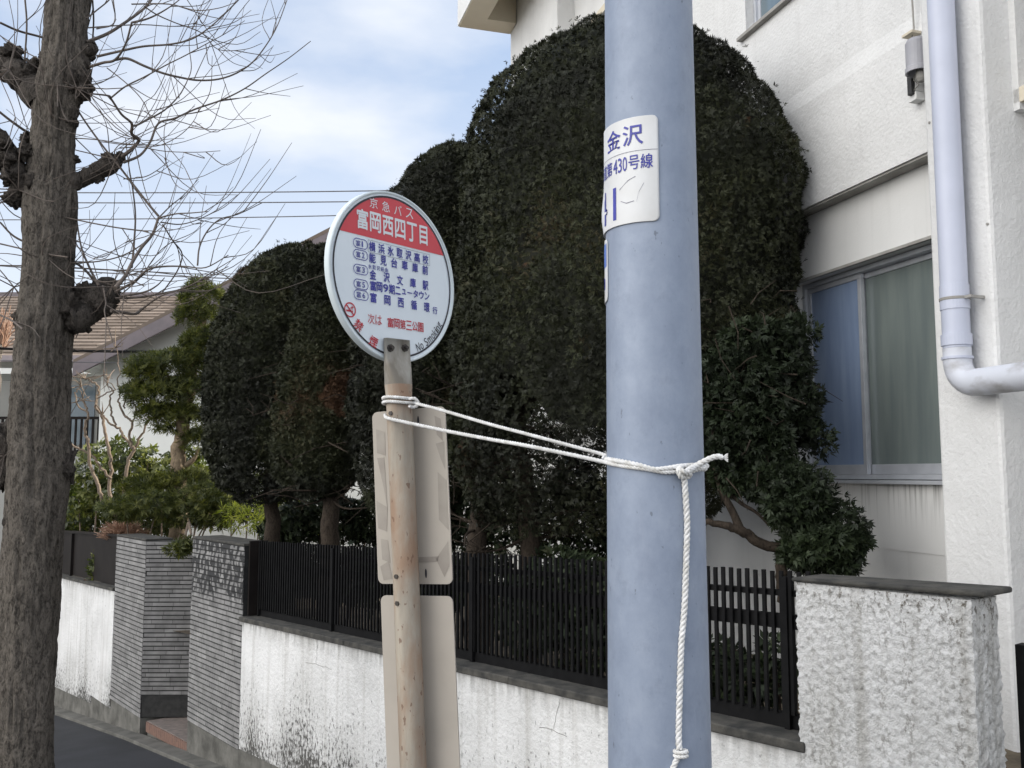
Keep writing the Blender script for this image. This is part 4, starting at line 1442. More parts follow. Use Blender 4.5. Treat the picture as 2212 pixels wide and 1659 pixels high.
GZ = .33                                            # garden soil by the fence
CL = 'clipped conifers behind the fence'
rowsA = [(70, 1330, 1345), (73, 1268, 1420), (93, 1201, 1520), (115, 1159, 1557), (138, 1113, 1582), (168, 1084, 1607), (207, 1046, 1634), (232, 1034, 1650), (265, 1013, 1672), (305, 1004, 1695),
         (350, 1000, 1715), (400, 995, 1725), (450, 990, 1732), (520, 985, 1724), (600, 980, 1716), (680, 975, 1720), (760, 970, 1716), (850, 965, 1700), (930, 965, 1690), (1000, 970, 1650), (1060, 985, 1600), (1110, 1010, 1540), (1150, 1040, 1480)]
rowsB = [(308, 985, 1005), (314, 950, 1040), (330, 915, 1080), (355, 885, 1090), (385, 860, 1090), (420, 843, 1090), (500, 812, 1080), (600, 782, 1070), (700, 762, 1060), (850, 750, 1050), (950, 752, 1040), (1030, 762, 1030), (1080, 780, 1010), (1110, 810, 980)]
rowsC = [(529, 725, 745), (534, 700, 775), (548, 668, 800), (590, 650, 806), (650, 636, 806), (720, 620, 800), (800, 604, 790), (880, 590, 785), (960, 582, 780), (1010, 582, 775), (1050, 600, 765), (1080, 640, 745)]
rowsD = [(530, 640, 660), (533, 622, 690), (545, 580, 715), (565, 543, 725), (590, 515, 730), (640, 486, 730), (700, 465, 730), (740, 456, 730), (800, 447, 730), (900, 440, 720), (1000, 447, 710), (1050, 470, 690), (1085, 520, 660)]
dA, dB, dC, dD = 5.75, 6.7, 7.3, 8.1


def zrow(y, d): return P(1106, y, d)[2]


def densrow(pairs, d):
    q = sorted((zrow(y, d), v) for y, v in pairs)
    return [a for a, _ in q], [v for _, v in q]


trees = [
    ('tall dark conifer clipped into a broad dome behind the blue grey pole', rowsA, dA, 90000, .030, [(60, 1), (700, 1), (850, 1), (950, .9), (1050, .75), (1150, .6)], 930, [[(1145, 1200), (1135, 1050), (1120, 900), (1150, 700)], [(1030, 1200), (1035, 1100), (1012, 980), (1040, 800)]], .07),
    ('dark clipped conifer with a rounded shoulder right behind the round bus stop disc', rowsB, dB, 42000, .032, [(300, 1), (850, 1), (980, .85), (1110, .6)], 930, [[(905, 1190), (900, 1060), (890, 900)]], .075),
    ('narrow dark columnar conifer between the bus stop disc and the leftmost conifer', rowsC, dC, 36000, .034, [(520, 1), (950, 1), (1020, .9), (1090, .7)], 1000, [[(712, 1168), (715, 1070), (705, 940)]], .085),
    ('leftmost clipped conifer with a wide rounded top beside the garden pine', rowsD, dD, 36000, .037, [(520, 1), (950, 1), (1020, .9), (1090, .6)], 980, [[(590, 1160), (585, 1060), (590, 900)]], .08)]
for i, (lab, rows, d, cnt, size, dn, core, trunks, tr) in enumerate(trees):
    xc = np.mean([P(a, rows[10][0], d)[0] for a in rows[10][1:]])
    org = np.array([P(trunks[0][0][0], 1200, d)[0], d, GZ - .05])
    root = empty('clipped_conifer', lab, 'conifer', org, 0, CL)
    for tk in trunks:
        pts = [P(x, y, d + (0 if j else 0)) for j, (x, y) in enumerate(tk)]
        base = pts[0].copy(); base[2] = GZ - .05
        limb(root, org, [base] + pts, [tr, tr * .9, tr * .8, tr * .65, tr * .4], M_cbark, 'trunk', 12, .006)
    clipped_crown(root, org, rows, d, cnt, size, M_conifer, 40 + i * 13, dens=densrow(dn, d), core_from=zrow(core, d), lit_tone=(.02, -.05, .12, -.10)[i])  # how lit each tree looks is put into its leaf colour
    # dead inner twigs that show where the crown thins
    rng = np.random.default_rng(60 + i)
    b = MB()
    for q in range(46 if i == 0 else 22):
        tk = trunks[q % len(trunks)]
        y = rng.uniform(rows[-1][0] - 330, rows[-1][0] + 20)
        x = np.interp(y, [p[1] for p in tk[::-1]], [p[0] for p in tk[::-1]])
        a = P(x, y, d) ; ang = rng.uniform(0, 2 * math.pi); l = rng.uniform(.25, .75)
        e = a + np.array([math.cos(ang) * l, math.sin(ang) * l * .7, rng.uniform(-.12, .18)])
        mid = (a + e) / 2 + rng.normal(size=3) * .05
        b.tube([v - org for v in smooth_path([a, mid, e], 4)], np.linspace(.012, .003, 9), 5)
        for w_ in range(4):
            t_ = rng.uniform(.4, 1); s_ = a * (1 - t_) + e * t_; f_ = s_ + rng.normal(size=3) * np.array([.13, .1, .09])
            b.tube([s_ - org, (s_ + f_) / 2 - org + rng.normal(size=3) * .015, f_ - org], [.004, .003, .0015], 4)
    b.build('inner_twigs', M_cbark, root)


def blob_points(lst, d, per, rng, jit=.0, top=0.0, rag=.18):
    # leafy clumps: (x, y, rx, ry[, extra depth]) in the picture, d metres away
    PP, NN = [], []
    for c in lst:
        x, y, rx, ry = c[:4]
        dd = d + (c[4] if len(c) > 4 else 0)
        ctr = P(x, y, dd); RX = rx * dd / FPX; RZ = ry * dd / FPX; RY = RX * .8
        M = max(30, int(per * RX * (RZ + RX) * 6))
        v = norm(rng.normal(size=(M, 3)))
        if top: v[:, 2] = np.where((v[:, 2] < 0) & (rng.uniform(size=M) < top), -v[:, 2], v[:, 2])
        rad = rng.uniform(.35, 1.0, M) ** .55
        p = v * rad[:, None]
        nz_ = noise3(ctr + v * np.array([RX, RY, RZ]), 9, int(abs(x)))
        p = p * (1 + rag * nz_)[:, None]
        PP.append(ctr + p * np.array([RX, RY, RZ])); NN.append(norm(v / np.array([RX, RY, RZ])))
    return np.concatenate(PP), np.concatenate(NN)


# spreading juniper at the right, its limb bending down behind the fence
dE = 4.75
orgE = np.array([P(1690, 1240, dE)[0], dE, GZ])
ju = empty('juniper', 'ragged green juniper on a crooked limb in front of the sliding window', 'juniper', orgE, 0)
rng = np.random.default_rng(5)
cl = [(1640, 1045, 56, 46), (1690, 1095, 52, 46), (1590, 1040, 40, 34), (1610, 800, 105, 75), (1700, 790, 60, 60), (1600, 900, 95, 75), (1715, 880, 65, 60), (1650, 960, 110, 60), (1740, 950, 52, 50), (1690, 1030, 95, 52, -.1), (1780, 1035, 48, 45, -.1), (1745, 1090, 85, 50, -.15), (1830, 1130, 50, 42, -.15),
      (1790, 1170, 85, 42, -.2), (1850, 1170, 36, 26, -.2), (1740, 1195, 60, 30, -.2), (1820, 1215, 42, 24, -.2), (1660, 890, 80, 80), (1700, 950, 80, 66), (1725, 1050, 70, 56), (1775, 1100, 66, 50), (1805, 1140, 66, 46), (1735, 1150, 46, 50), (1760, 1200, 80, 34), (1560, 985, 42, 40), (1640, 730, 80, 50), (1715, 720, 40, 36), (1570, 1020, 34, 34)]
p, n = blob_points(cl, dE, 3600, rng, rag=.36)
keep = noise3(p, 8, 91) < .95
p, n = p[keep], n[keep]
leaves('crown', M_juniper, p, n + np.array([.15, 0, -.25]), .040, ju, orgE, k=5, elong=3.4, jit=.6, out_=.85, spread=52, seed=8, tint=.45 + .25 * noise3(p, 5, 33) + rng.uniform(-.2, .2, len(p)))
limb(ju, orgE, [P(1694, 1300, dE), P(1688, 1225, dE), P(1693, 1192, dE), P(1640, 1172, dE), P(1600, 1147, dE), P(1560, 1133, dE), P(1500, 1125, dE + .05)], [.032, .030, .027, .026, .026, .018, .015], M_cbark, 'trunk', 12, .004)
limb(ju, orgE, [P(1600, 1147, dE), P(1585, 1110, dE), P(1562, 1065, dE), P(1545, 1010, dE), P(1540, 930, dE)], [.024, .02, .018, .013, .008], M_cbark)
limb(ju, orgE, [P(1693, 1192, dE), P(1740, 1160, dE), P(1790, 1120, dE - .1)], [.03, .02, .008], M_cbark)
limb(ju, orgE, [P(1580, 1070, dE), P(1605, 1090, dE), P(1635, 1108, dE), P(1660, 1135, dE)], [.012, .01, .008, .004], M_cbark)
limb(ju, orgE, [P(1640, 1010, dE), P(1600, 950, dE), P(1590, 860, dE), P(1620, 760, dE)], [.02, .02, .016, .008], M_cbark)
limb(ju, orgE, [P(1562, 1065, dE), P(1610, 1020, dE), P(1680, 980, dE)], [.02, .015, .006], M_cbark)
b = MB()
for q in range(60):
    s_ = P(rng.uniform(1530, 1750), rng.uniform(640, 1060), dE + rng.uniform(-.3, .3)); e_ = s_ + rng.normal(size=3) * np.array([.16, .1, .12])
    b.tube([s_ - orgE, (s_ + e_) / 2 - orgE + rng.normal(size=3) * .02, e_ - orgE], [.004, .003, .001], 4)
b.build('bare_twigs', M_cbark, ju)['kind'] = 'stuff'

# ---- low planting behind the fence
UG = 'low bushes behind the slatted fence'
for (lab, lst, d, size, mat, seed) in (
        ('low dark bush under the juniper behind the fence slats', [(1600, 1470, 80, 75), (1680, 1450, 60, 75), (1550, 1450, 50, 80)], 4.3, .05, M_juniper, 21),
        ('low dark bush behind the fence left of the blue grey pole', [(1260, 1290, 80, 100), (1150, 1330, 80, 90), (1220, 1230, 70, 45), (1350, 1300, 90, 110), (1290, 1380, 90, 80)], 5.0, .055, M_juniper, 22),
        ('low dark bush behind the fence under the bus stop panels', [(900, 1270, 80, 80), (830, 1250, 70, 70), (975, 1260, 50, 60), (1060, 1270, 60, 60)], 6.2, .06, M_juniper, 23),
        ('tall evergreen bush added as dark backing between the trunks of the broad dome and the house wall', [(1010, 1110, 70, 90), (1090, 1120, 70, 90), (1180, 1110, 70, 90), (1270, 1120, 70, 90), (1340, 1150, 60, 80), (1060, 1020, 60, 60), (1240, 1040, 60, 60), (950, 1130, 60, 70)], 6.75, .05, M_juniper, 31),  # added to fill the space under the crown with darkness
        ('tall evergreen bush added as dark backing behind the trunks of the two leftmost clipped conifers', [(640, 1130, 50, 50), (690, 1120, 40, 56), (740, 1120, 50, 50), (800, 1130, 50, 60), (860, 1130, 50, 60), (600, 1150, 40, 36)], 8.7, .06, M_juniper, 32),  # added so the gap below these crowns stays dark
        ('low dark bush behind the far end of the slatted fence', [(590, 1240, 70, 55), (670, 1245, 70, 55), (750, 1250, 70, 60)], 7.6, .06, M_juniper, 24)):
    rng = np.random.default_rng(seed)
    org = P(lst[0][0], lst[0][1] + 80, d); org[2] = GZ
    rt = empty('bush', lab, 'bush', org, 0, UG)
    p, n = blob_points(lst, d, 1000, rng)
    leaves('foliage', mat, p, n, size, rt, org, k=5, elong=2.6, seed=seed)
    for q in lst:
        b = MB(); c = P(q[0], q[1], d); a = c.copy(); a[2] = GZ - .05
        b.tube([a - org, (a + c) / 2 - org + rng.normal(size=3) * .03, c - org], [.014, .011, .005], 6)
        b.build('stem', M_cbark, rt)

# ---- sunny garden at the left
dP = 10.2
orgP = P(386, 1165, dP); orgP[2] = -.1
pn_ = empty('garden_pine', 'garden pine trained into cloud shaped green pads left of the clipped conifers', 'pine', orgP, 0)
limb(pn_, orgP, [orgP + np.array([0, 0, -.1]), P(384, 1140, dP), P(388, 1060, dP), P(384, 1000, dP), P(392, 930, dP), P(410, 840, dP), P(425, 760, dP), P(440, 690, dP)], [.10, .095, .085, .08, .075, .06, .045, .03], M_pinebark, 'trunk', 12, .008)
pads = [[(436, 650, 52, 46), (425, 688, 42, 30)], [(448, 738, 52, 32), (425, 746, 38, 24)], [(360, 796, 80, 42), (318, 815, 44, 30), (425, 783, 56, 42)], [(345, 858, 72, 40), (410, 850, 66, 46), (298, 852, 36, 28)], [(400, 908, 66, 38), (345, 900, 46, 28)], [(430, 955, 46, 30)], [(330, 1052, 70, 26), (400, 1040, 52, 30)]]
rng = np.random.default_rng(77)
for q, lst in enumerate(pads):
    p, n = blob_points(lst, dP, 900, rng, top=.6)
    n = norm(n + np.array([0, 0, .5]))
    leaves('foliage_pad', M_pine, p, n, .075, pn_, orgP, k=7, elong=7, jit=.35, out_=.8, spread=80, seed=80 + q)
    x, y = lst[0][0], lst[0][1] + 12
    limb(pn_, orgP, [P(np.interp(y + 40, [690, 760, 840, 930, 1060, 1110], [440, 425, 410, 392, 388, 385]), y + 45, dP), P((x + 405) / 2, y + 26, dP), P(x, y, dP)], [.035, .025, .01], M_pinebark)

GS = 'evergreen shrubs of the sunny garden'
for (lab, nm, cat, lst, d, size, mat, per, kk, el, seed) in (
        ('loose broad leaved evergreen shrub behind the pale pruned branches', 'evergreen_shrub', 'shrub', [(215, 1010, 60, 60), (170, 1075, 40, 60), (275, 985, 45, 45), (320, 1000, 45, 40), (255, 1060, 60, 40)], 11.3, .10, M_shrub, 150, 4, 2.4, 101),
        ('broad leaved evergreen shrub between the pine trunk and the clipped conifer', 'evergreen_shrub', 'shrub', [(350, 1040, 50, 50), (430, 1040, 50, 60), (400, 985, 40, 26), (465, 1065, 40, 40)], 11.6, .10, M_shrub, 150, 4, 2.4, 102),
        ('low spreading green pine behind the two tiled pillars', 'spreading_pine', 'pine', [(270, 1098, 75, 28), (340, 1090, 80, 30), (400, 1110, 60, 34), (460, 1100, 50, 40), (440, 1075, 50, 30)], 9.7, .075, M_pine, 430, 7, 6, 103),
        ('dense evergreen shrub in front of the white gable wall', 'evergreen_shrub', 'shrub', [(250, 1050, 90, 60), (370, 1060, 90, 60), (470, 1080, 80, 60), (190, 1110, 70, 50), (560, 1080, 60, 60), (320, 1110, 90, 50), (640, 1090, 60, 50)], 12.2, .11, M_shrub, 150, 4, 2.4, 110),
        ('dark shrub behind the brown panel fence next to the street tree', 'evergreen_shrub', 'shrub', [(160, 1120, 40, 34), (200, 1105, 40, 30), (150, 1080, 30, 40)], 12.0, .085, M_shrub, 170, 4, 2.4, 104),
        ('yellow green bamboo tuft glowing in the sun left of the fence', 'bamboo_clump', 'bamboo', [(535, 1120, 46, 34), (560, 1130, 26, 22), (500, 1115, 30, 26)], 9.6, .12, M_bamboo, 150, 4, 7, 105),
        ('green pine tuft hanging in the gap between the two tiled pillars', 'pine_tuft', 'pine', [(385, 1186, 30, 16), (400, 1175, 18, 16)], 8.42, .075, M_pine, 620, 7, 6, 106),
        ('thin leafy climber in front of the brown panel fence', 'climber', 'climber', [(202, 1215, 14, 26), (222, 1215, 12, 20), (198, 1250, 8, 16)], 10.33, .06, M_shrub, 230, 4, 2.2, 107),
        ('sparse sunlit shrub seen under the leftmost clipped conifer', 'evergreen_shrub', 'shrub', [(600, 1125, 40, 26), (650, 1130, 40, 26), (560, 1090, 30, 26)], 10.4, .085, M_shrub, 120, 4, 2.6, 108),
        ('sparse sunlit shrub behind the trunk of the columnar conifer', 'evergreen_shrub', 'shrub', [(760, 1130, 40, 30), (800, 1115, 30, 30), (690, 1135, 24, 20)], 10.0, .085, M_shrub, 130, 4, 2.6, 109)):
    rng = np.random.default_rng(seed)
    org = P(lst[0][0], lst[0][1] + 50, d); org[2] = -.1 if d > 9.3 else 0
    if nm in ('climber', 'pine_tuft'): org[2] = P(lst[0][0], 1262 if nm == 'climber' else 1200, d)[2] + .05
    rt = empty(nm, lab, cat, org, 0, GS if nm == 'evergreen_shrub' else None)
    p, n = blob_points(lst, d, per, rng)
    leaves('foliage', mat, p, n, size, rt, org, k=kk, elong=el, jit=.7, seed=seed, spread=80)
    b = MB()
    for q in lst:
        c = P(q[0], q[1], d); a = np.array([org[0] + .5 * (c[0] - org[0]), d, org[2] - .05])
        if nm == 'pine_tuft': a = P(408, 1128, 9.5)
        b.tube([a - org, (a + c) / 2 - org + rng.normal(size=3) * .04, c - org], [.016, .012, .005], 6)
    b.build('stem', M_shrubbark, rt)

orgZ = P(262, 1170, 10.0); orgZ[2] = 0
az = empty('dry_shrub', 'round dry pinkish brown shrub above the brown panel fence', 'shrub', orgZ, 0)
rng = np.random.default_rng(120)
b = MB()
for q in range(520):
    c = P(265, 1162, 10.0); v = norm(rng.normal(size=3)); v[2] = abs(v[2])
    e = c + v * np.array([.30, .22, .22]) * rng.uniform(.75, 1.05)
    b.tint = rng.uniform(0, 1)
    b.tube([c + v * .05 - orgZ, (c + e) / 2 + rng.normal(size=3) * .02 - orgZ, e - orgZ], [.004, .0035, .002], 3)
b.build('twigs', M_dry, az)
b = MB(); c = P(265, 1165, 10.0); a = c.copy(); a[2] = -.1; b.tube([a - orgZ, c - orgZ], [.03, .02], 8); b.build('stem', M_shrubbark, az)

z4p = lambda q: (q[0] / 2.370 / 1.085, (600 + q[1] / 2.370) / 1.085)
dS = 10.4
orgS = P(245, 1165, dS); orgS[2] = -.15
bs_ = empty('pruned_shrub', 'leafless shrub with pale crooked branches knobbed by pruning', 'shrub', orgS, 0)
for q, (pp, r0, r1) in enumerate((
        ([(575, 1420), (560, 1310), (520, 1220), (495, 1130), (490, 1030), (470, 960), (490, 870), (460, 800)], .030, .016),
        ([(612, 1420), (610, 1300), (615, 1150), (600, 1050), (575, 940), (560, 880), (530, 830), (540, 790), (545, 730), (500, 690), (470, 680)], .030, .012),
        ([(680, 1420), (690, 1290), (710, 1150), (740, 1070), (700, 1020), (660, 960), (610, 930), (570, 880)], .034, .013),
        ([(740, 1070), (720, 1000), (735, 920), (690, 880), (660, 810), (670, 760), (650, 700), (660, 640), (640, 510)], .022, .006),
        ([(740, 1080), (790, 990), (830, 900)], .022, .012),
        ([(620, 1240), (560, 1170), (500, 1100), (420, 1060), (355, 1010)], .02, .014),
        ([(690, 850), (700, 790), (760, 690), (780, 640)], .014, .006),
        ([(640, 950), (620, 870), (610, 800), (625, 750), (600, 720), (580, 660)], .016, .008),
        ([(490, 870), (430, 830), (420, 760), (450, 720)], .014, .009),
        ([(540, 790), (590, 760), (640, 740), (600, 690)], .012, .006),
        ([(735, 920), (760, 860), (740, 800), (800, 740)], .013, .006))):
    limb(bs_, orgS, [P(*z4p(a), dS + .04 * ((q * 5) % 7 - 3)) for a in pp], np.linspace(r0, r1, 4) * .72, M_shrubbark, 'branch', 8, .006)
    b = MB(); rng = np.random.default_rng(q)
    e = P(*z4p(pp[-1]), dS + .04 * ((q * 5) % 7 - 3))
    for j in range(7):
        f_ = e + rng.normal(size=3) * np.array([.10, .07, .10]) + np.array([0, 0, .06])
        b.tube([e - orgS, (e + f_) / 2 - orgS + rng.normal(size=3) * .015, f_ - orgS], [.007, .005, .002], 5)
    b.build('spur_twigs', M_shrubbark, bs_)

# ------------------------------------------------------------------ street tree, pollarded
dT = 4.3
orgT = P(52, 1659, dT); orgT[2] = zg(ST.loc(orgT)[0]) - .03
st_ = empty('street_tree', 'leafless pollarded street tree with knobby limbs and long thin twigs at the pavement', 'tree', orgT, 0)
rowsT = [(1800, -16, 116), (1659, -6, 108), (1500, 2, 112), (1300, 8, 124), (1150, 14, 132), (1050, 16, 140), (1000, 20, 142), (950, 24, 138), (850, 32, 142), (750, 40, 146), (690, 42, 150), (640, 48, 150), (560, 54, 152), (500, 54, 158), (430, 56, 162), (380, 66, 158), (300, 76, 158), (240, 76, 164), (200, 78, 176), (150, 90, 184), (100, 96, 182), (40, 102, 184), (0, 107, 188), (-80, 112, 190), (-300, 122, 192)]
def trunk_mesh(rows, d, root, org, mat, seed, amp=.013, nr=260, na=84):
    zs, cx, rd = profile(rows, d)
    zz = np.linspace(min(org[2], zs[0]), zs[-1], nr)
    A = np.linspace(0, 2 * math.pi, na, endpoint=False)
    Z, TH = np.meshgrid(zz, A, indexing='ij')
    Rr = np.interp(Z, zs, rd); Cc = np.interp(Z, zs, cx)
    S = np.stack([np.cos(TH) * 1.0, np.sin(TH) * 1.0, Z * .42], -1).reshape(-1, 3)
    f = noise3(S, 17, seed) * .6 + noise3(S * np.array([1, 1, 2.2]), 34, seed + 1) * .55 + noise3(S * np.array([1, 1, 3]), 62, seed + 2) * .35
    g = noise3(np.stack([np.cos(TH), np.sin(TH), Z * .9], -1).reshape(-1, 3), 5, seed + 3)
    Rr = Rr.reshape(-1) + amp * (-np.abs(f) * 1.2 + .5) + .012 * g
    V = np.stack([Cc.reshape(-1) + Rr * np.cos(TH.reshape(-1)), d + Rr * np.sin(TH.reshape(-1)), Z.reshape(-1)], 1) - org
    F = [(i * na + k, i * na + (k + 1) % na, (i + 1) * na + (k + 1) % na, (i + 1) * na + k) for i in range(nr - 1) for k in range(na)]
    b = MB(); b.add(V, F)
    return b.build('trunk', mat, root, smooth=True)
trunk_mesh(rowsT, dT, st_, orgT, M_bark, 3)
def blob(b, c, rx, ry, rz, seed, amp=.35, n=34, m=24):
    v = []
    for i in range(m + 1):
        for k in range(n):
            t, a = math.pi * i / m, 2 * math.pi * k / n
            v.append((math.sin(t) * math.cos(a), math.sin(t) * math.sin(a), math.cos(t)))
    v = np.array(v)
    f = 1 + amp * (.6 * noise3(v, 4, seed) + .6 * noise3(v, 9, seed + 1) + .5 * noise3(v, 19, seed + 2) + .45 * np.maximum(noise3(v, 13, seed + 5), 0) ** 2)
    V = np.asarray(c) + v * f[:, None] * np.array([rx, ry, rz])
    b.add(V, [(i * n + k, (i + 1) * n + k, (i + 1) * n + (k + 1) % n, i * n + (k + 1) % n) for i in range(m) for k in range(n)])
px2m = dT / FPX
burls = [(168, 185, 27, 38, -.02), (180, 120, 12, 20, 0), (155, 255, 13, 22, -.03), (95, 120, 9, 10, 0), (68, 402, 28, 28, -.03), (42, 425, 22, 18, -.02), (158, 345, 12, 10, 0), (12, 985, 40, 60, 0), (140, 1005, 20, 44, .02), (40, 690, 12, 18, 0), (150, 665, 22, 34, 0),
         (35, 1100, 20, 40, -.05), (60, 300, 14, 14, .03), (130, 60, 10, 16, -.08), (150, 555, 8, 10, 0), (30, 430, 20, 16, 0)]
for q, (x, y, rx, ry, dd) in enumerate(burls):
    b = MB(); blob(b, P(x, y, dT + dd) - orgT, rx * px2m, rx * px2m, ry * px2m, 200 + q, .32)
    b.build('burl', M_burl, st_, smooth=True)
limbs = [([(150, 690), (185, 680), (212, 645), (235, 620)], [.075, .062, .075, .05], .05), ([(150, 400), (180, 385), (215, 368), (240, 352), (262, 338)], [.05, .036, .042, .042, .02], .02),
         ([(95, 215), (60, 180), (20, 150), (-30, 125)], [.085, .07, .065, .06], .03), ([(80, 420), (45, 395), (20, 350), (5, 310), (-25, 280)], [.07, .06, .055, .045, .04], -.03),
         ([(170, 150), (190, 110), (205, 95)], [.04, .035, .02], 0)]
for q, (pp, rd, dd) in enumerate(limbs):
    lo_b = limb(st_, orgT, [P(x, y, dT + dd * i) for i, (x, y) in enumerate(pp)], rd, M_burl, 'limb', 14, .006)
    b = MB()
    for j in range(1, len(pp)):
        x, y = pp[j]
        r_ = rd[j]
        for w_ in range(3):
            cc = P(x, y, dT + dd * j) + np.random.default_rng(q * 31 + j * 7 + w_).normal(size=3) * r_ * .45
            blob(b, cc - orgT, r_ * .62, r_ * .62, r_ * .58, 300 + q * 17 + j * 3 + w_, .42, 26, 20)
    b.build('limb_knobs', M_burl, lo_b, smooth=True)

z3p = lambda q: (q[0] / 2.0737 / 1.085, q[1] / 2.0737 / 1.085)
main = [
    ([(420, 205), (520, 165), (600, 115), (690, 50), (735, 0), (780, -80)], 13, 8), ([(420, 330), (500, 305), (560, 290), (610, 215), (640, 110)], 10, 7), ([(470, 275), (600, 245), (700, 225), (830, 215), (930, 190), (1010, 140), (1090, 70), (1160, 0)], 9, 3),
    ([(640, 110), (720, 90), (800, 50), (870, 0), (930, -60)], 8, 3), ([(560, 290), (620, 285), (700, 320), (790, 355), (870, 375), (960, 390), (1060, 385), (1150, 355), (1230, 300), (1300, 210), (1350, 120), (1395, 0)], 10, 3),
    ([(600, 790), (680, 755), (730, 690), (770, 600), (850, 575), (950, 530), (1080, 485), (1190, 430), (1290, 360), (1400, 285), (1510, 200)], 10, 3), ([(640, 610), (660, 610), (720, 580), (800, 535), (870, 465), (905, 405)], 8, 4), ([(905, 405), (930, 330), (920, 200), (955, 70)], 4, 2),
    ([(595, 760), (640, 725), (675, 680), (640, 650), (640, 600), (590, 555), (540, 480), (525, 465), (440, 455)], 14, 5), ([(540, 475), (610, 420), (700, 375), (800, 320), (900, 270), (1000, 215), (1100, 160), (1190, 100)], 6, 2),
    ([(365, 515), (420, 600), (500, 710), (580, 810), (650, 900), (720, 990), (770, 1050)], 6, 9), ([(770, 1060), (740, 1140), (690, 1200), (640, 1280), (610, 1340), (560, 1400)], 9, 14),
    ([(770, 1060), (850, 1040), (930, 1035), (1010, 1028)], 6, 3), ([(780, 1080), (880, 1090), (980, 1060), (1070, 1010), (1165, 940)], 5, 2), ([(770, 1060), (830, 1000), (890, 950), (965, 870)], 5, 2), ([(790, 1090), (840, 1170), (885, 1235), (860, 1320), (790, 1420)], 5, 5),
    ([(560, 1420), (650, 1370), (720, 1310), (800, 1295), (900, 1295), (1000, 1300), (1110, 1240)], 10, 3), ([(960, 1290), (970, 1200), (1010, 1120), (1070, 1065), (1160, 1040), (1275, 985)], 6, 3), ([(590, 1440), (700, 1420), (760, 1390), (800, 1350)], 8, 3),
    ([(560, 1450), (680, 1445), (790, 1425), (900, 1400), (1000, 1350), (1110, 1295)], 9, 3), ([(680, 1510), (780, 1440), (930, 1385), (1050, 1310), (1150, 1250)], 7, 2), ([(540, 1510), (600, 1520), (660, 1525), (690, 1500)], 13, 9),
    ([(480, 1390), (430, 1290), (395, 1200), (375, 1080), (365, 960)], 10, 4), ([(640, 1300), (650, 1200), (658, 1050), (645, 920), (625, 800), (610, 670)], 8, 3), ([(0, 110), (90, 150), (200, 180), (300, 215), (320, 270)], 8, 8), ([(-60, 300), (120, 295), (230, 310)], 8, 8),
    ([(-20, 530), (70, 600), (150, 650), (240, 670)], 8, 11), ([(120, -20), (130, 120), (120, 290)], 6, 6), ([(450, 0), (455, 100), (450, 200)], 6, 6), ([(550, -10), (555, 110), (470, 140)], 4, 5), ([(130, 990), (250, 1040), (380, 1070), (560, 1105), (720, 1125)], 5, 5),
    ([(0, 1080), (70, 1150), (180, 1200), (300, 1245), (400, 1300), (480, 1390)], 7, 10), ([(330, 1280), (480, 1270), (600, 1240), (700, 1180), (760, 1110)], 5, 4), ([(330, 1300), (500, 1310), (700, 1320), (900, 1330), (1100, 1340), (1200, 1395)], 6, 2),
    ([(580, 720), (680, 715), (800, 735), (950, 740), (1070, 733)], 4, 2), ([(350, 670), (480, 680), (620, 700), (760, 710), (870, 660), (940, 590), (970, 520)], 4, 2), ([(500, 1390), (515, 1470), (510, 1530), (560, 1700)], 7, 3), ([(370, 1640), (420, 1540), (480, 1450), (530, 1400)], 4, 4),
    ([(520, 330), (620, 410), (700, 500), (760, 640), (880, 790), (910, 840)], 4, 2), ([(420, 440), (560, 600), (700, 700), (820, 780), (890, 820)], 3, 1.5), ([(600, 870), (700, 860), (760, 830), (820, 785)], 4, 2), ([(490, 530), (600, 530), (700, 540), (790, 530)], 2.5, 2),
    ([(700, 30), (760, 70), (850, 110), (980, 160), (1060, 240), (1190, 240), (1275, 210)], 5, 2), ([(640, 20), (820, 20), (950, 50), (1060, 40), (1150, 10)], 5, 2), ([(250, 0), (300, 80), (370, 190), (430, 250)], 6, 5), ([(0, 250), (100, 130), (200, 40), (230, 0)], 3, 2),
    ([(-20, 160), (120, 250), (260, 330), (280, 430), (280, 520)], 4, 5), ([(0, 380), (60, 520), (80, 600)], 3, 3), ([(-20, 1290), (150, 1290), (330, 1270)], 5, 5), ([(-20, 950), (100, 1060), (330, 1080)], 4, 4), ([(-20, 1180), (200, 1230), (330, 1250)], 6, 5), ([(0, 1530), (60, 1560), (110, 1600)], 6, 7), ([(0, 1340), (100, 1390), (190, 1440)], 3, 2),
    ([(420, 90), (470, 50), (530, 0), (560, -50)], 6, 4), ([(430, 135), (560, 125), (700, 120), (850, 128), (960, 110)], 5, 2.5), ([(380, 1340), (500, 1370), (620, 1360), (700, 1390)], 4, 4), ([(590, 1430), (680, 1350), (760, 1240), (830, 1180), (940, 1130), (990, 1075)], 5, 2), ([(330, 1150), (420, 1240), (500, 1260), (560, 1210), (640, 1160)], 3, 2)]
rng = np.random.default_rng(9)
tw = MB()
def twig(b, pts, r0, r1, depth_slope, n=6):
    pp = []
    for i, q in enumerate(pts):
        x, y = z3p(q)
        pp.append(P(x, y, dT + depth_slope * i / len(pts)))
    sp = smooth_path(pp, 5)
    rad = np.linspace(r0, r1, len(sp)) * .72 / 2.0737 / 1.085 * px2m
    b.tube([v - orgT for v in sp], np.maximum(rad, .0012), n)
    return sp
branches = []
for pts, r0, r1 in main:
    ds = rng.uniform(-.5, .5)
    branches.append((twig(tw, pts, r0, r1, ds), r1))
tw.build('long_branches', M_twig, st_, smooth=True)
tw = MB()                                           # finer side shoots
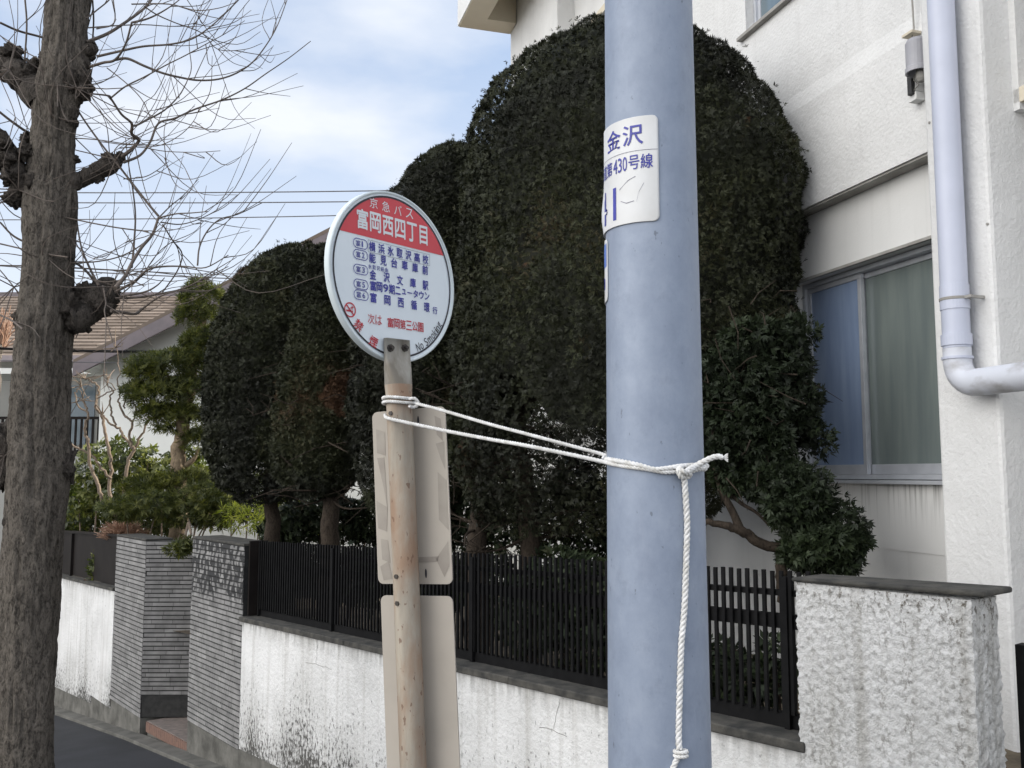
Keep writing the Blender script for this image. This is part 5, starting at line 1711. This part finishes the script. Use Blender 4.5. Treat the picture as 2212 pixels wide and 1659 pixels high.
for sp, r1 in branches:
    L_ = len(sp)
    for q in range(int(L_ / 6)):
        i = rng.integers(int(L_ * .2), L_ - 1)
        a = sp[i]; t = sp[min(i + 1, L_ - 1)] - sp[max(0, i - 1)]; t /= np.linalg.norm(t) + 1e-9
        side = rng.normal(size=3); side[1] *= .5
        dv = t * .75 + side * .35 + np.array([0, 0, rng.uniform(-.2, .25)]); dv /= np.linalg.norm(dv)
        l = rng.uniform(.18, .55)
        e = a + dv * l + np.array([0, 0, .12 * l]); m_ = (a + e) / 2 + rng.normal(size=3) * .03 - np.array([0, 0, .12 * l])
        tw.tube([v - orgT for v in smooth_path([a, m_, e], 4)], np.linspace(.0024, .0011, 9), 4)
for (x, y, cnt, sprd) in ((165, 190, 10, 1.0), (240, 620, 9, .8), (250, 345, 6, .8), (40, 410, 12, 1.0), (10, 985, 9, .7), (110, 250, 6, 1.0), (90, 560, 6, .9), (20, 150, 9, 1.), (30, 620, 10, 1.)):
    c = P(x, y, dT - .08)
    for q in range(cnt):
        dv = norm(rng.normal(size=3) * np.array([1, .6, .7])); l = rng.uniform(.25, .75) * sprd
        e = c + dv * l + np.array([0, 0, .08]); m_ = c + dv * l * .5 + rng.normal(size=3) * .05 - np.array([0, 0, .10 * l])
        tw.tube([v - orgT for v in smooth_path([c, m_, e], 4)], np.linspace(.003, .0011, 9), 4)
tw.build('thin_twigs', M_twig, st_)

orgU = P(-14, 1100, 13.0); orgU[2] = -1.6
fu = empty('street_tree', 'farther bare street tree with a brushy pruned head at the edge of the view', 'tree', orgU, 0)
limb(fu, orgU, [orgU + np.array([0, 0, -.1]), P(-22, 900, 13), P(-14, 780, 13), P(0, 745, 13)], [.14, .12, .09, .08], M_bark, 'trunk', 12, .01)
b = MB(); rng = np.random.default_rng(44)
for q in range(150):
    c = P(2 + rng.uniform(-10, 8), 748 + rng.uniform(-8, 8), 13); e = c + np.array([rng.normal() * .12, rng.normal() * .1, rng.uniform(.2, .55)])
    b.tint = rng.uniform(0, 1); b.tube([c - orgU, (c + e) / 2 - orgU + rng.normal(size=3) * .02, e - orgU], [.008, .006, .003], 4)
b.build('twigs', M_dry, fu)

# ------------------------------------------------------------------ houses beyond the garden
dH = 13.6
oH = P(206, 1100, dH); oH[2] = -1.6
fh = empty('far_house', 'white gabled house with brown tiled roof and purple grey barge boards beyond the garden', 'house', oH, 0)
def H(x, y, d=dH): 
    p = P(x, y, d) - oH; return p
a_, r_ = H(158, 777, dH - .5), H(770, 461, dH - .5)
slope = (r_[2] - a_[2]) / (r_[0] - a_[0])
xr = r_[0]; zr_ = r_[2]
xe2 = xr + (xr - a_[0])
th_ = .20
b = MB()                                            # gable roof slab, front edge overhanging
b.prism([(a_[0], a_[2]), (xr, zr_), (xe2, a_[2]), (xe2, a_[2] - .05), (xr, zr_ - .06), (a_[0], a_[2] - .05)], 'y', -.5, 6.0)
rf_ = b.build('roof', M_roof, fh)
b = MB()
b.prism([(a_[0], a_[2] - .052), (xr, zr_ - .062), (xr, zr_ - .27), (a_[0], a_[2] - .24)], 'y', -.5, -.44)
b.prism([(xr + .001, zr_ - .062), (xe2, a_[2] - .052), (xe2, a_[2] - .24), (xr + .001, zr_ - .27)], 'y', -.5, -.44)
b.build('barge_board', M_barge, rf_)
b = MB(); wx = 0.0
zw = lambda x: a_[2] + (min(x, 2 * xr - x) - a_[0]) * slope - .065
b.prism([(wx, 0), (2 * xr - wx, 0), (2 * xr - wx, zw(wx)), (xr, zw(xr)), (wx, zw(wx))], 'y', 0, 5.9)
b.build('wall', M_farwall, fh)
b = MB(); b.prism([(a_[0] + .02, a_[2] - .055), (0, zw(0) - .0), (0, zw(0) - .12), (a_[0] + .02, a_[2] - .14)], 'y', -.43, 5.8); b.build('eave_box', M_farwall, rf_)
# main roof behind, facing the street, built of lapped rows
e0, e1 = P(120, 772, 15.2) - oH, P(120, 640, 18.6) - oH
xl_, xrr = (P(-420, 700, 16) - oH)[0], (P(640, 700, 16) - oH)[0]
b = MB(); nrow = 20
for q in range(nrow):
    t0_, t1_ = q / nrow, (q + 1) / nrow
    y0_, y1_ = e0[1] + (e1[1] - e0[1]) * t0_, e0[1] + (e1[1] - e0[1]) * t1_
    z0_, z1_ = e0[2] + (e1[2] - e0[2]) * t0_, e0[2] + (e1[2] - e0[2]) * t1_
    x = xl_ + (q % 2) * .15
    while x < xrr:
        b.tint = random.random()
        b.prism([(y0_ - .03, z0_ + .032), (y1_, z1_ + .010), (y1_, z1_), (y0_ - .03, z0_)], 'x', x, x + .292); x += .30
mr = b.build('tiled_roof', M_roof, fh)
b = MB(); b.box(xl_, xrr, e1[1] - .08, e1[1] + .12, e1[2] - .02, e1[2] + .07); b.build('ridge_cap', M_barge, mr)
b = MB(); b.box(xl_, -.02, e0[1] + .5, e0[1] + .7, 0, e0[2] + .14); b.build('side_wall', M_fargrey, fh)
b = MB(); b.box(xl_, .0, e0[1] - .12, e0[1] - .04, e0[2] - .08, e0[2] + .02); b.build('gutter', M_barge, fh)
q0, q1 = H(120, 800, dH + .4), H(204, 812, dH + .4)
b = MB(); b.box(xl_, -.03, .1, 1.2, q1[2], q0[2]); b.build('balcony_canopy', M_farwall, fh)
rz1, rz0 = H(150, 900, dH + .3)[2], H(150, 985, dH + .3)[2]
b = MB(); b.box(xl_, -.04, .28, .33, rz1 - .04, rz1); b.box(xl_, -.04, .28, .33, rz0, rz0 + .05)
x = -1.6
while x < -.06:
    b.box(x, x + .025, .29, .32, rz0 + .05, rz1 - .04); x += .085
b.build('balcony_railing', M_brown, fh)
b = MB(); b.box(xl_, -.03, .1, 1.3, 0, rz0 - .02); b.build('balcony_base', M_fargrey, fh)
b = MB(); wv0, wv1 = H(60, 830, dH + 1.9), H(190, 960, dH + 1.9); b.box(wv0[0], wv1[0], e0[1] + .48, e0[1] + .499, wv1[2], wv0[2]); b.build('window', M_paneU, fh)

oW = P(0, 1100, 19.0); oW[2] = -2.2
wh = empty('far_house', 'plain white house front behind the street tree at the edge of the view', 'house', oW, 0)
q0, q1 = P(-160, 795, 19) - oW, P(96, 905, 19) - oW
b = MB(); b.box(q0[0], q1[0], 0, 6, 0, q0[2]); b.build('wall', M_farwall, wh)
b = MB(); b.box(q0[0] - .2, q1[0] + .15, -.2, 6.2, q0[2] + .001, q0[2] + .12); b.build('roof', M_farwall, wh)
b = MB(); b.prism([(-.9, q1[2] - .12), (-.001, q1[2] + .1), (-.001, q1[2] + .02), (-.9, q1[2] - .2)], 'x', q0[0], q1[0] + .1); b.build('porch_roof', M_barge, wh)
b = MB(); f0, f1 = P(-30, 930, 19) - oW, P(60, 1010, 19) - oW; b.box(f0[0], f1[0], -.02, -.001, f1[2], f0[2]); b.build('window', M_paneU, wh)

# ------------------------------------------------------------------ overhead cables
CB = 'overhead cables'
for lab, (x0, y0, x1, y1), d0, d1, r_ in (
        ('topmost overhead cable crossing the sky behind the bus stop disc', (-260, 418, 1500, 400), 17, 17, .011), ('second overhead cable from the top crossing the sky', (-260, 439, 1500, 424), 17.2, 17.2, .011),
        ('third overhead cable from the top crossing the sky', (-260, 480, 1500, 445), 17.4, 17.4, .010), ('thin overhead cable sloping towards the conifers among the tree twigs', (-260, 557, 760, 612), 15, 16, .011),
        ('thick dark cable passing in front of the white gable wall', (-260, 745, 700, 757), 12.2, 12.6, .019), ('thin cable just below the dark cable on the gable wall', (-260, 772, 700, 778), 12.3, 12.8, .006)):
    a, c = P(x0, y0, d0), P(x1, y1, d1)
    org = (a + c) / 2
    pts = []
    for t in np.linspace(0, 1, 24):
        q = a * (1 - t) + c * t; q[2] -= .10 * (1 - (2 * t - 1) ** 2) - .05
        pts.append(q - org)
    b = MB(); b.tube(pts, r_, 6)
    o = b.build('power_cable', M_black if r_ > .015 else M_wire, smooth=True); o.location = Vector(org); tag(o, lab, 'cable', CB)
